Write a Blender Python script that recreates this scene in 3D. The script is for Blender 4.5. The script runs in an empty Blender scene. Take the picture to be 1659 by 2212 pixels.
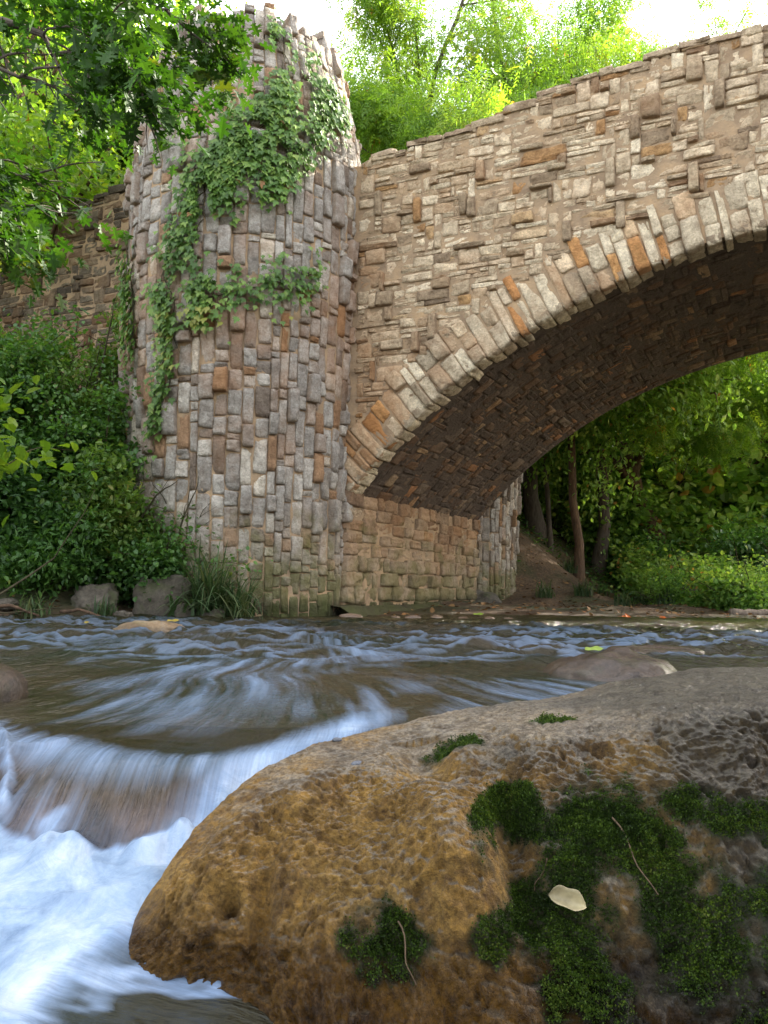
import bpy, math, random
import numpy as np
from mathutils import Vector, Matrix

SC = bpy.context.scene
COL = SC.collection
# ------------------------------------------------------------------ camera
cam_d = bpy.data.cameras.new('camera')
cam_o = bpy.data.objects.new('camera', cam_d)
COL.objects.link(cam_o)
_p, _r = math.radians(5.0), math.radians(1.0)
F = Vector((0, math.cos(_p), math.sin(_p)))
R0 = Vector((1, 0, 0)); U0 = R0.cross(F)
RR = math.cos(_r) * R0 + math.sin(_r) * U0
UU = -math.sin(_r) * R0 + math.cos(_r) * U0
M = Matrix((RR, UU, -F)).transposed().to_4x4()
M.translation = Vector((0, 0, 0.42))
cam_o.matrix_world = M
cam_d.sensor_fit = 'VERTICAL'
cam_d.sensor_height = 36.0
cam_d.sensor_width = 27.0
cam_d.lens = 36.0 * 1789.0 / 2212.0
cam_d.clip_start = 0.05
cam_d.clip_end = 2000
SC.camera = cam_o
# ------------------------------------------------------------------ world
SUN_EL, SUN_AZ = 32.0, 56.0          # azimuth measured from +Y towards +X
w = bpy.data.worlds.new('World'); SC.world = w; w.use_nodes = True
wt = w.node_tree; wt.nodes.clear()
wo = wt.nodes.new('ShaderNodeOutputWorld'); wb = wt.nodes.new('ShaderNodeBackground')
sky = wt.nodes.new('ShaderNodeTexSky'); sky.sky_type = 'NISHITA'; sky.sun_disc = False
sky.sun_elevation = math.radians(SUN_EL); sky.sun_rotation = math.radians(SUN_AZ)
sky.air_density = 1.0; sky.dust_density = 2.5; sky.ozone_density = 1.0
wb.inputs['Strength'].default_value = 0.15
# thin bright cloud spread over the sky
tc = wt.nodes.new('ShaderNodeTexCoord'); cn = wt.nodes.new('ShaderNodeTexNoise')
cn.inputs['Scale'].default_value = 2.2; cn.inputs['Detail'].default_value = 6
cr = wt.nodes.new('ShaderNodeValToRGB')
cr.color_ramp.elements[0].position = 0.36; cr.color_ramp.elements[1].position = 0.66
cr.color_ramp.elements[0].color = (0.08, 0.08, 0.08, 1); cr.color_ramp.elements[1].color = (0.5, 0.5, 0.5, 1)
cm = wt.nodes.new('ShaderNodeMix'); cm.data_type = 'RGBA'
cm.inputs[7].default_value = (8.2, 7.5, 6.6, 1)
wt.links.new(tc.outputs['Generated'], cn.inputs['Vector'])
wt.links.new(cn.outputs['Fac'], cr.inputs['Fac'])
wt.links.new(cr.outputs['Color'], cm.inputs[0])
wt.links.new(sky.outputs['Color'], cm.inputs[6])
wt.links.new(cm.outputs[2], wb.inputs['Color'])
wt.links.new(wb.outputs['Background'], wo.inputs['Surface'])
# ------------------------------------------------------------------ sun
sd = bpy.data.lights.new('sun', 'SUN'); sd.energy = 4.6; sd.angle = math.radians(0.5)
sd.color = (1.0, 0.93, 0.80)
so = bpy.data.objects.new('sun', sd); COL.objects.link(so)
_e, _a = math.radians(SUN_EL), math.radians(SUN_AZ)
sv = Vector((math.sin(_a) * math.cos(_e), math.cos(_a) * math.cos(_e), math.sin(_e)))
so.rotation_euler = sv.to_track_quat('Z', 'Y').to_euler()
SC.view_settings.view_transform = 'Standard'
SC.view_settings.look = 'None'
SC.view_settings.exposure = 2.3
SC.view_settings.gamma = 1.0
SC.cycles.max_bounces = 8; SC.cycles.diffuse_bounces = 4; SC.cycles.glossy_bounces = 3
SC.cycles.transmission_bounces = 4; SC.cycles.transparent_max_bounces = 8
SC.cycles.use_denoising = True
SC.cycles.sample_clamp_indirect = 6.0

# ================================================================== helpers
rng = np.random.default_rng(7)

def tag(o, label=None, cat=None, group=None, kind=None):
    if label: o['label'] = label
    if cat: o['category'] = cat
    if group: o['group'] = group
    if kind: o['kind'] = kind
    return o

def empty(name, loc, label, cat, group=None):
    o = bpy.data.objects.new(name, None); COL.objects.link(o); o.location = loc
    o.empty_display_size = 0.2
    return tag(o, label, cat, group)

def mesh(name, V, Fs, mat, parent=None, attrs=None, smooth=True):
    """V (n,3); Fs: list of (m,k) int arrays; attrs {name: (n,) or (n,3)} per point"""
    V = np.asarray(V, dtype=np.float32)
    if parent is not None:
        V = V - np.array(parent.location, dtype=np.float32)[None]
    if not isinstance(Fs, (list, tuple)): Fs = [Fs]
    Fs = [np.asarray(f, dtype=np.int32) for f in Fs if len(f)]
    me = bpy.data.meshes.new(name)
    me.vertices.add(len(V)); me.vertices.foreach_set('co', V.ravel())
    nl = sum(f.size for f in Fs); npoly = sum(len(f) for f in Fs)
    me.loops.add(nl); me.polygons.add(npoly)
    me.loops.foreach_set('vertex_index', np.concatenate([f.ravel() for f in Fs]))
    tot = np.concatenate([np.full(len(f), f.shape[1], np.int32) for f in Fs])
    st = np.concatenate([[0], np.cumsum(tot)[:-1]]).astype(np.int32)
    me.polygons.foreach_set('loop_start', st)
    me.polygons.foreach_set('loop_total', tot)
    me.polygons.foreach_set('use_smooth', np.full(npoly, smooth))
    if attrs:
        for k, a in attrs.items():
            a = np.asarray(a, dtype=np.float32)
            if a.ndim == 1:
                at = me.attributes.new(k, 'FLOAT', 'POINT'); at.data.foreach_set('value', a)
            else:
                at = me.attributes.new(k, 'FLOAT_VECTOR', 'POINT'); at.data.foreach_set('vector', a.ravel())
    me.update(calc_edges=True); me.validate()
    me.materials.append(mat)
    o = bpy.data.objects.new(name, me); COL.objects.link(o)
    if parent is not None: o.parent = parent
    return o

class MB:
    """collects pieces that make one mesh"""
    def __init__(s): s.V = []; s.F = {}; s.A = {}; s.n = 0
    def add(s, V, Fs, **at):
        V = np.asarray(V, float)
        if not isinstance(Fs, (list, tuple)): Fs = [Fs]
        for f in Fs:
            f = np.asarray(f, np.int64)
            s.F.setdefault(f.shape[1], []).append(f + s.n)
        s.V.append(V); s.n += len(V)
        for k, a in at.items():
            a = np.asarray(a, float)
            if a.ndim == 0: a = np.full(len(V), float(a))
            s.A.setdefault(k, []).append(a)
    def build(s, name, mat, parent=None, smooth=True):
        return mesh(name, np.concatenate(s.V), [np.concatenate(f) for f in s.F.values()], mat, parent,
                    {k: np.concatenate(a) for k, a in s.A.items()}, smooth)

def hsh(ix, iy, iz, seed=0):
    h = (ix.astype(np.int64) * 374761393 + iy.astype(np.int64) * 668265263 + iz.astype(np.int64) * 2147483647 + seed * 1274126177)
    h = (h ^ (h >> 13)) * 1274126177
    h = h ^ (h >> 16)
    return (h & 0xffffff) / float(0xffffff)

def vnoise(P, seed=0):
    """value noise in [-1,1]; P (n,3)"""
    P = np.asarray(P, float)
    I = np.floor(P).astype(np.int64); f = P - I; f = f * f * f * (f * (f * 6 - 15) + 10)
    r = 0
    for dx in (0, 1):
        for dy in (0, 1):
            for dz in (0, 1):
                wgt = (f[:, 0] if dx else 1 - f[:, 0]) * (f[:, 1] if dy else 1 - f[:, 1]) * (f[:, 2] if dz else 1 - f[:, 2])
                r = r + wgt * hsh(I[:, 0] + dx, I[:, 1] + dy, I[:, 2] + dz, seed)
    return r * 2 - 1

def fbm(P, octs=4, seed=0, gain=0.5):
    P = np.asarray(P, float); r = 0; a = 1; s = 0
    for i in range(octs):
        r = r + a * vnoise(P, seed + i * 17); s += a; a *= gain; P = P * 2.03 + 11.3
    return r / s

def ss(a, b, x):
    t_ = np.clip((x - a) / (b - a), 0, 1); return t_ * t_ * (3 - 2 * t_)

def gridfaces(nu, nv, wrap=False):
    """vertex index = i*nv + j"""
    i = np.arange(nu if wrap else nu - 1); j = np.arange(nv - 1)
    I, Jj = np.meshgrid(i, j, indexing='ij'); I2 = (I + 1) % nu
    return np.stack([I * nv + Jj, I2 * nv + Jj, I2 * nv + Jj + 1, I * nv + Jj + 1], -1).reshape(-1, 4)

def tube(mb, pts, rad, n=6, **at):
    pts = np.asarray(pts, float); rad = np.broadcast_to(np.asarray(rad, float), (len(pts),))
    T = np.gradient(pts, axis=0); T /= np.linalg.norm(T, axis=1)[:, None] + 1e-9
    ref = np.array([0, 0, 1.0]) if abs(T[0, 2]) < 0.8 else np.array([1.0, 0, 0])
    A = np.cross(T, ref); A /= np.linalg.norm(A, axis=1)[:, None] + 1e-9
    B = np.cross(T, A)
    a = np.arange(n) * 2 * np.pi / n
    V = pts[:, None] + rad[:, None, None] * (np.cos(a)[None, :, None] * A[:, None] + np.sin(a)[None, :, None] * B[:, None])
    m = len(pts)
    i, j = np.meshgrid(np.arange(m - 1), np.arange(n), indexing='ij')
    Fq = np.stack([i * n + j, i * n + (j + 1) % n, (i + 1) * n + (j + 1) % n, (i + 1) * n + j], -1).reshape(-1, 4)
    mb.add(V.reshape(-1, 3), Fq, **at)

# ================================================================== materials
def newmat(name):
    m = bpy.data.materials.new(name); m.use_nodes = True
    nt = m.node_tree; nt.nodes.clear()
    out = nt.nodes.new('ShaderNodeOutputMaterial')
    return m, nt, out

class NT:
    def __init__(s, nt): s.nt = nt
    def n(s, t, **kw):
        nd = s.nt.nodes.new(t)
        for k, v in kw.items(): setattr(nd, k, v)
        return nd
    def l(s, a, b): s.nt.links.new(a, b)
    def val(s, x):
        nd = s.nt.nodes.new('ShaderNodeValue'); nd.outputs[0].default_value = x; return nd.outputs[0]
    def noise(s, vec, scale, detail=4, rough=0.55, dist=0.0):
        nd = s.n('ShaderNodeTexNoise'); nd.inputs['Scale'].default_value = scale
        nd.inputs['Detail'].default_value = detail; nd.inputs['Roughness'].default_value = rough
        nd.inputs['Distortion'].default_value = dist
        if vec is not None: s.l(vec, nd.inputs['Vector'])
        return nd.outputs['Fac']
    def ramp(s, fac, stops, interp='LINEAR'):
        nd = s.n('ShaderNodeValToRGB'); cr = nd.color_ramp; cr.interpolation = interp
        while len(cr.elements) > 1: cr.elements.remove(cr.elements[-1])
        for i, (p, c) in enumerate(stops):
            e = cr.elements[0] if i == 0 else cr.elements.new(p)
            e.position = p; e.color = (c[0], c[1], c[2], 1) if len(c) == 3 else c
        s.l(fac, nd.inputs['Fac']); return nd.outputs['Color']
    def maprange(s, x, a, b, c=0, d=1):
        nd = s.n('ShaderNodeMapRange'); s.l(x, nd.inputs[0])
        for i, v in enumerate((a, b, c, d)): nd.inputs[i + 1].default_value = v
        return nd.outputs[0]
    def mix(s, fac, a, b, mode='MIX'):
        nd = s.n('ShaderNodeMix', data_type='RGBA', blend_type=mode)
        for sock, v in ((nd.inputs[0], fac), (nd.inputs[6], a), (nd.inputs[7], b)):
            if isinstance(v, (int, float)): sock.default_value = v
            elif isinstance(v, tuple): sock.default_value = (v[0], v[1], v[2], 1)
            else: s.l(v, sock)
        return nd.outputs[2]
    def math(s, op, a, b=None):
        nd = s.n('ShaderNodeMath', operation=op)
        for i, v in enumerate((a, b)):
            if v is None: continue
            if isinstance(v, (int, float)): nd.inputs[i].default_value = v
            else: s.l(v, nd.inputs[i])
        return nd.outputs[0]
    def attr(s, name, out='Fac'):
        nd = s.n('ShaderNodeAttribute'); nd.attribute_name = name; return nd.outputs[out]
    def bump(s, h, strength, dist, normal=None):
        nd = s.n('ShaderNodeBump'); nd.inputs['Strength'].default_value = strength
        nd.inputs['Distance'].default_value = dist; s.l(h, nd.inputs['Height'])
        if normal is not None: s.l(normal, nd.inputs['Normal'])
        return nd.outputs['Normal']
    def pos(s): return s.n('ShaderNodeNewGeometry').outputs['Position']
    def scalev(s, v, sc):
        nd = s.n('ShaderNodeVectorMath', operation='MULTIPLY'); s.l(v, nd.inputs[0]); nd.inputs[1].default_value = sc
        return nd.outputs[0]
    def sep(s, v):
        nd = s.n('ShaderNodeSeparateXYZ'); s.l(v, nd.inputs[0]); return nd.outputs
    def principled(s, col, rough=0.8, normal=None, spec=0.4):
        nd = s.n('ShaderNodeBsdfPrincipled')
        if isinstance(col, tuple): nd.inputs['Base Color'].default_value = (*col, 1)
        else: s.l(col, nd.inputs['Base Color'])
        if isinstance(rough, (int, float)): nd.inputs['Roughness'].default_value = rough
        else: s.l(rough, nd.inputs['Roughness'])
        nd.inputs['Specular IOR Level'].default_value = spec
        if normal is not None: s.l(normal, nd.inputs['Normal'])
        return nd

def stone_mat(name, stops, orange=0.35, moss=0.6, dirtf=0.55, dirtc=(0.26, 0.18, 0.115), smear=0.75):
    m, nt, out = newmat(name); N = NT(nt)
    P = N.pos(); tone = N.attr('tone'); z = N.sep(P)[2]
    c = N.ramp(tone, stops)
    # mottling inside a stone
    n1 = N.noise(P, 9, 6, 0.65)
    c = N.mix(0.9, c, N.ramp(n1, [(0.3, (0.60, 0.53, 0.46)), (0.5, (1.0, 0.97, 0.92)), (0.68, (1.4, 1.38, 1.32))]), 'MULTIPLY')
    n2 = N.noise(P, 45, 5, 0.7)
    c = N.mix(0.6, c, N.ramp(n2, [(0.36, (0.62, 0.57, 0.50)), (0.52, (1.04, 1.03, 1.01)), (0.66, (1.35, 1.31, 1.24))]), 'MULTIPLY')
    # dirt that sits in the low parts of a stone's face
    lo = N.attr('edge')
    nd = N.noise(P, 22, 3)
    dirt = N.maprange(N.math('ADD', lo, N.math('MULTIPLY', nd, 0.9)), 0.75, 1.25)
    c = N.mix(N.math('MULTIPLY', dirt, dirtf), c, dirtc)
    # iron stain
    n3 = N.noise(P, 1.3, 4, 0.6); rust = N.attr('rust')
    st = N.maprange(N.math('ADD', N.math('MULTIPLY', n3, 0.8), N.math('MULTIPLY', rust, 0.45)), 0.56, 0.85)
    c = N.mix(N.math('MULTIPLY', st, orange), c, (0.40, 0.185, 0.065))
    # old render and silt smeared over the lowest stones
    smz = N.maprange(N.math('ADD', z, N.math('MULTIPLY', N.noise(P, 3.5, 5, 0.6), -1.2)), -0.35, 0.75, 1.0, 0.0)
    c = N.mix(N.math('MULTIPLY', smz, smear), c, N.ramp(N.noise(P, 16, 6, 0.7), [(0.35, (0.27, 0.19, 0.115)), (0.6, (0.46, 0.37, 0.26))]))
    # algae and damp staining low down on the masonry
    n4 = N.noise(P, 2.6, 5, 0.6)
    low = N.maprange(z, 0.05, 1.5, 1.0, 0.0)
    mo = N.maprange(N.math('ADD', N.math('MULTIPLY', low, 0.45), n4), 0.66, 0.86)
    c = N.mix(N.math('MULTIPLY', mo, moss), c, (0.12, 0.12, 0.028))
    lowest = N.maprange(N.math('ADD', z, N.math('MULTIPLY', n4, -0.4)), -0.04, 0.10, 1.0, 0.0)
    c = N.mix(N.math('MULTIPLY', lowest, 0.9), c, N.ramp(n3, [(0.42, (0.035, 0.028, 0.016)), (0.6, (0.055, 0.065, 0.016))]))
    h = N.math('ADD', N.math('MULTIPLY', N.noise(P, 28, 6, 0.7), 1.0), N.math('MULTIPLY', N.noise(P, 90, 3, 0.6), 0.35))
    nm = N.bump(h, 1.0, 0.035)
    b = N.principled(c, 0.86, nm, 0.3); N.l(b.outputs[0], out.inputs[0])
    return m

def mortar_mat():
    m, nt, out = newmat('mortar'); N = NT(nt); P = N.pos()
    c = N.ramp(N.noise(P, 4, 6, 0.7), [(0.3, (0.22, 0.155, 0.10)), (0.5, (0.35, 0.25, 0.155)), (0.7, (0.47, 0.32, 0.18))])
    nm = N.bump(N.noise(P, 40, 6, 0.7), 0.8, 0.02)
    b = N.principled(c, 0.95, nm, 0.1); N.l(b.outputs[0], out.inputs[0]); return m

def leaf_mat(name, stops, trans=0.5, tcol=(1.5, 1.55, 0.55), rough=0.42, spec=0.5, big=1.0):
    m, nt, out = newmat(name); N = NT(nt); P = N.pos()
    c = N.ramp(N.attr('tint'), stops)
    c = N.mix(0.6, c, N.ramp(N.noise(P, big, 2), [(0.3, (0.65, 0.68, 0.6)), (0.7, (1.3, 1.25, 1.2))]), 'MULTIPLY')
    b = N.principled(c, rough, None, spec)
    t = N.n('ShaderNodeBsdfTranslucent'); N.l(N.mix(1.0, c, tcol, 'MULTIPLY'), t.inputs[0])
    mx = N.n('ShaderNodeMixShader'); mx.inputs[0].default_value = trans
    N.l(b.outputs[0], mx.inputs[1]); N.l(t.outputs[0], mx.inputs[2]); N.l(mx.outputs[0], out.inputs[0])
    return m

def bark_mat(name, a, b_):
    m, nt, out = newmat(name); N = NT(nt); P = N.scalev(N.pos(), (1, 1, 0.25))
    n = N.noise(P, 22, 6, 0.7)
    c = N.ramp(n, [(0.3, a), (0.65, b_)])
    b = N.principled(c, 0.9, N.bump(n, 0.9, 0.02), 0.2); N.l(b.outputs[0], out.inputs[0]); return m

def rock_mat(name, stops, wet_z=None, scale=1.0, moss=0.0, wet=0.0):
    m, nt, out = newmat(name); N = NT(nt); P = N.pos(); z = N.sep(P)[2]
    n1 = N.noise(P, 3.0 * scale, 7, 0.65, 0.4)
    c = N.ramp(n1, stops)
    n2 = N.noise(P, 30 * scale, 6, 0.75)
    c = N.mix(0.75, c, N.ramp(n2, [(0.3, (0.45, 0.42, 0.38)), (0.52, (1, 1, 1)), (0.72, (1.35, 1.3, 1.2))]), 'MULTIPLY')
    if moss:
        mo = N.maprange(N.noise(P, 5 * scale, 5, 0.6), 0.52, 0.64)
        c = N.mix(N.math('MULTIPLY', mo, moss), c, (0.06, 0.085, 0.015))
    h = N.math('ADD', N.noise(P, 26 * scale, 8, 0.72), N.math('MULTIPLY', N.noise(P, 90 * scale, 4, 0.6), 0.4))
    nm = N.bump(h, 0.8, 0.02 / scale)
    rough = 0.85
    if wet_z is not None:
        wv = N.maprange(N.math('ADD', z, N.math('MULTIPLY', n1, -0.08)), wet_z, wet_z + 0.06, 1.0, 0.0)
        c = N.mix(N.math('MULTIPLY', wv, 0.75), c, N.mix(1.0, c, (0.35, 0.33, 0.3), 'MULTIPLY'))
        rough = N.maprange(wv, 0, 1, 0.85 - wet, 0.22)
    b = N.principled(c, rough, nm, 0.45); N.l(b.outputs[0], out.inputs[0]); return m

FACE_STOPS = [(0.0, (0.25, 0.185, 0.125)), (0.18, (0.33, 0.25, 0.165)), (0.4, (0.53, 0.43, 0.30)), (0.62, (0.67, 0.555, 0.40)), (0.85, (0.80, 0.70, 0.53)), (0.95, (0.44, 0.28, 0.13)), (1.0, (0.38, 0.22, 0.10))]
TOWER_STOPS = [(0.0, (0.19, 0.155, 0.125)), (0.25, (0.27, 0.25, 0.225)), (0.55, (0.385, 0.365, 0.335)), (0.8, (0.50, 0.47, 0.42)), (0.95, (0.58, 0.53, 0.44)), (1.0, (0.31, 0.195, 0.115))]
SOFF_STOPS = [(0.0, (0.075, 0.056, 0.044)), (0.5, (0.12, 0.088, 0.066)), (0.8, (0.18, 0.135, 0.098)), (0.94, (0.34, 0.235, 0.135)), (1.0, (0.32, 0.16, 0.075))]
M_FACE = stone_mat('limestone_face', FACE_STOPS, 0.5)
M_ARCH = stone_mat('limestone_arch_ring', [(0.0, (0.30, 0.19, 0.10)), (0.25, (0.44, 0.37, 0.27)), (0.55, (0.64, 0.55, 0.40)), (0.82, (0.80, 0.71, 0.54)), (0.91, (0.60, 0.34, 0.14)), (1.0, (0.48, 0.22, 0.08))], 0.7)
M_TOWER = stone_mat('limestone_tower', TOWER_STOPS, 0.5, moss=0.75)
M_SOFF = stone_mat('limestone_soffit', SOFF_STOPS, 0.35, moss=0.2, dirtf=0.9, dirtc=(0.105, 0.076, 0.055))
M_ABUT = stone_mat('limestone_abutment', [(0.0, (0.19, 0.12, 0.075)), (0.5, (0.34, 0.25, 0.165)), (0.85, (0.42, 0.34, 0.245)), (1.0, (0.42, 0.24, 0.12))], 0.45, moss=0.6)
M_WING = stone_mat('limestone_shade_wall', [(0.0, (0.075, 0.060, 0.045)), (0.4, (0.14, 0.115, 0.085)), (0.8, (0.21, 0.175, 0.125)), (1.0, (0.20, 0.13, 0.075))], 0.4, moss=0.8, dirtf=0.7, dirtc=(0.10, 0.072, 0.048))  # stone and dirt colours darkened to stand for tree shade on this wall
M_MORT = mortar_mat()

# ================================================================== masonry
PHI = math.radians(25.7)
u3 = np.array([math.cos(PHI), -math.sin(PHI), 0.0]); t3 = np.array([math.sin(PHI), math.cos(PHI), 0.0]); k3 = np.array([0, 0, 1.0])
J = np.array([-0.36, 9.8, 0.0])
WL = 0.04
BW = 4.65
AS, AZ, AR = 5.42, -3.196, 7.233            # arch circle in (s,z)
TS, TW = -1.5, -0.2                          # tower centre in bridge axes
def sw(s, w_, z): return J + np.multiply.outer(s, u3) + np.multiply.outer(w_, t3) + np.multiply.outer(z, k3)

NT_, = (7,)
def pillow(stones, rg, bev=0.16, rough=0.012):
    """stones (n,5): a0,a1,b0,b1,out -> local coords (n,81) a,b,c plus faces; template of 7x7 points"""
    S = np.asarray(stones, float); n = len(S)
    tt = np.array([0, 0, bev * 0.8, 0.33, 0.5, 0.67, 1 - bev * 0.8, 1, 1])
    A, B = np.meshgrid(np.arange(9), np.arange(9), indexing='ij')
    ua = tt[A].ravel(); ub = tt[B].ravel()
    ring0 = ((A == 0) | (A == 8) | (B == 0) | (B == 8)).ravel()
    ring1 = (((A == 1) | (A == 7) | (B == 1) | (B == 7)).ravel()) & ~ring0
    inner = ~(ring0 | ring1)
    cor = ((np.isin(A, (0, 1, 7, 8))) & (np.isin(B, (0, 1, 7, 8)))).ravel()
    wa = (S[:, 1] - S[:, 0]); wb_ = (S[:, 3] - S[:, 2]); mn = np.minimum(wa, wb_)
    # quad corner jitter
    ja = rg.uniform(-1, 1, (n, 2, 2)) * (mn * 0.09)[:, None, None]; jb = rg.uniform(-1, 1, (n, 2, 2)) * (mn * 0.09)[:, None, None]
    def bil(Jt): return (Jt[:, 0, 0, None] * (1 - ua) * (1 - ub) + Jt[:, 1, 0, None] * ua * (1 - ub) + Jt[:, 0, 1, None] * (1 - ua) * ub + Jt[:, 1, 1, None] * ua * ub)
    a = S[:, 0, None] + wa[:, None] * ua + bil(ja); b = S[:, 2, None] + wb_[:, None] * ub + bil(jb)
    # rounded corners
    ca = (S[:, 0] + S[:, 1]) / 2; cb = (S[:, 2] + S[:, 3]) / 2
    pull = np.where(cor, 0.045, 0.0)[None] + rg.uniform(-0.045, 0.045, (n, 81)) * ((ring0 | ring1)[None])
    a = a + (ca[:, None] - a) * pull * np.minimum(1, (mn / wa))[:, None] * 1.3
    b = b + (cb[:, None] - b) * pull * np.minimum(1, (mn / wb_))[:, None] * 1.3
    c = np.zeros((n, 81))
    c[:, ring0] = -0.07
    out = S[:, 4, None]
    sag = np.minimum(0.015, mn * 0.15)[:, None] * rg.uniform(0.5, 1.2, (n, 1))
    tilt = rg.uniform(-1, 1, (n, 2)) * 0.012
    c1 = out - sag + rg.uniform(-0.4, 0.4, (n, 81)) * rough
    c2 = out + rg.uniform(-1, 1, (n, 81)) * rough
    c = np.where(ring0[None], c, np.where(ring1[None], c1, c2)) + np.where(ring0[None], 0, tilt[:, :1] * (ua * 2 - 1) + tilt[:, 1:] * (ub * 2 - 1))
    q = np.stack([a * 14 + np.arange(n)[:, None] * 3.7, b * 14, np.zeros_like(a)], -1).reshape(-1, 3)
    c = c + np.where(ring0[None], 0, (fbm(q, 3, 61) * 0.014).reshape(n, 81))
    edge = np.broadcast_to(np.where(ring0, 1.0, np.where(ring1, 0.55, 0.0)), (n, 81))
    base = gridfaces(9, 9)
    Fq = (base[None] + (np.arange(n) * 81)[:, None, None]).reshape(-1, 4)
    return a, b, c, edge, Fq

def add_stones(mb, stones, mapper, rg, tone=None, rust=None, bev=0.16, rough=0.010, flip=False):
    stones = np.asarray(stones, float)
    a, b, c, edge, Fq = pillow(stones, rg, bev, rough)
    P = mapper(a.ravel(), b.ravel(), c.ravel())
    n = len(stones)
    tone = rg.uniform(0, 1, n) if tone is None else tone
    rust = rg.uniform(0, 1, n) if rust is None else rust
    if flip: Fq = Fq[:, ::-1]
    mb.add(P, Fq, tone=np.repeat(tone, 81), rust=np.repeat(rust, 81), edge=edge.ravel())

def ashlar(nx, ny, mask, rg, sizes, probs):
    """greedy random ashlar on a cell grid; mask[i,j] True = to fill; returns cell rects"""
    free = mask.copy(); out = []
    probs = np.array(probs, float); probs /= probs.sum()
    for j in range(ny):
        i = 0
        while i < nx:
            if not free[i, j]: i += 1; continue
            run = 0
            while i + run < nx and free[i + run, j] and run < 10: run += 1
            k = rg.choice(len(sizes), p=probs); w0, w1, h0, h1 = sizes[k]
            ww = int(rg.integers(w0, w1 + 1)); hh = int(rg.integers(h0, h1 + 1))
            ww = min(ww, run)
            if run - ww == 1: ww = run if run <= w1 + 1 else ww - 1
            ww = max(1, ww)
            h = 1
            while h < hh and j + h < ny and free[i:i + ww, j + h].all(): h += 1
            free[i:i + ww, j:j + h] = False
            out.append((i, i + ww, j, j + h)); i += ww
    return out

def ptop(s):
    s = np.asarray(s, float)
    return np.interp(s, [-14, -10, -7, -5.1, -4.4, -3.6, -2.5, 0, 1.33, 2.42, 3.4, 4.6, 7, 11, 18],
                     [3.2, 4.3, 5.25, 5.80, 6.0, 6.02, 6.0, 5.60, 5.73, 5.91, 6.03, 6.08, 6.06, 5.6, 4.6])
def arch_z(s):
    s = np.asarray(s, float)
    return np.where((s > -0.085) & (s < 10.925), AZ + np.sqrt(np.maximum(AR ** 2 - (s - AS) ** 2, 0)), -1.0)

def loft_core(name, s_list, botf, parent):
    prof = []
    for s in s_list:
        zt = float(ptop(s)) - 0.06; zd = zt - 0.95; zb = botf(s)
        pts = [(-0.010, zb), (-0.010, zt), (0.40, zt), (0.40, zd), (BW - 0.4, zd), (BW - 0.4, zt), (BW, zt), (BW, zb)]
        prof.append(sw(np.full(8, s), np.array([p[0] for p in pts]), np.array([p[1] for p in pts])))
    n = len(prof); V = np.concatenate(prof)
    i, j = np.meshgrid(np.arange(n - 1), np.arange(8), indexing='ij')
    Fq = np.stack([i * 8 + j, (i + 1) * 8 + j, (i + 1) * 8 + (j + 1) % 8, i * 8 + (j + 1) % 8], -1).reshape(-1, 4)
    caps = np.array([list(range(8)), [(n - 1) * 8 + q for q in range(7, -1, -1)]])
    return mesh(name, V, [Fq, caps], M_MORT, parent, smooth=False)

facemap = lambda a, b, c: sw(a, -c, b)
rg = np.random.default_rng(11)
bridge = empty('stone_bridge', tuple(J + 5.4 * u3 + 2.3 * t3), 'arched bridge of pale rubble limestone crossing the creek, dark vault under it', 'bridge')
ss_ = list(np.linspace(-2.9, -0.09, 6)) + [-0.0849] + list(np.linspace(-0.084, 10.92, 90)) + [10.9249, 10.93] + list(np.linspace(11.3, 18, 8))
loft_core('core', ss_, lambda s: -0.6 if (s <= -0.0845 or s >= 10.924) else float(arch_z(s)) + 0.02, bridge)

RING = 0.60
# --- spandrel and parapet masonry on the near face
cx_, cz_ = 0.052, 0.060
def face_stones(s0, s1, z0, ring, rgx, top_off=0.0):
    nx = int((s1 - s0) / cx_); ny = int((6.25 - z0) / cz_)
    S = s0 + (np.arange(nx) + 0.5) * cx_; Z = z0 + (np.arange(ny) + 0.5) * cz_
    SS, ZZ = np.meshgrid(S, Z, indexing='ij')
    mask = ZZ < ptop(SS) + top_off
    if ring:
        d = np.hypot(SS - AS, ZZ - AZ) - AR
        mask &= (d > RING - 0.10)
    sizes = [(3, 6, 1, 1), (4, 8, 1, 2), (2, 3, 1, 2), (4, 6, 2, 3), (2, 2, 3, 5), (1, 2, 2, 4), (6, 9, 1, 2), (3, 4, 3, 4)]
    rects = ashlar(nx, ny, mask, rgx, sizes, [22, 22, 14, 12, 7, 5, 8, 3])
    st = []; tone = []
    g = 0.004
    for (i0, i1, j0, j1) in rects:
        w_, h_ = (i1 - i0), (j1 - j0)
        tall = h_ >= 2.2 * w_ * 0.8 and h_ >= 3
        out = rgx.uniform(0.008, 0.032) + (0.05 if (tall and rgx.random() < .8) else 0) + (0.04 if rgx.random() < 0.07 else 0)
        gg = g * rgx.uniform(0.5, 1.8)
        st.append((s0 + i0 * cx_ + gg, s0 + i1 * cx_ - gg, z0 + j0 * cz_ + gg, z0 + j1 * cz_ - gg, out))
        tn = np.clip(rgx.normal(0.56, 0.22), 0, 0.88)
        if out > 0.055: tn = rgx.uniform(0.12, 0.4)
        if rgx.random() < 0.05: tn = rgx.uniform(0.9, 1.0)
        tone.append(tn)
    return st, np.array(tone)
mb = MB()
st, tn = face_stones(0.0, 12.0, 0.0, True, rg)
stA = np.array(st)
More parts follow.
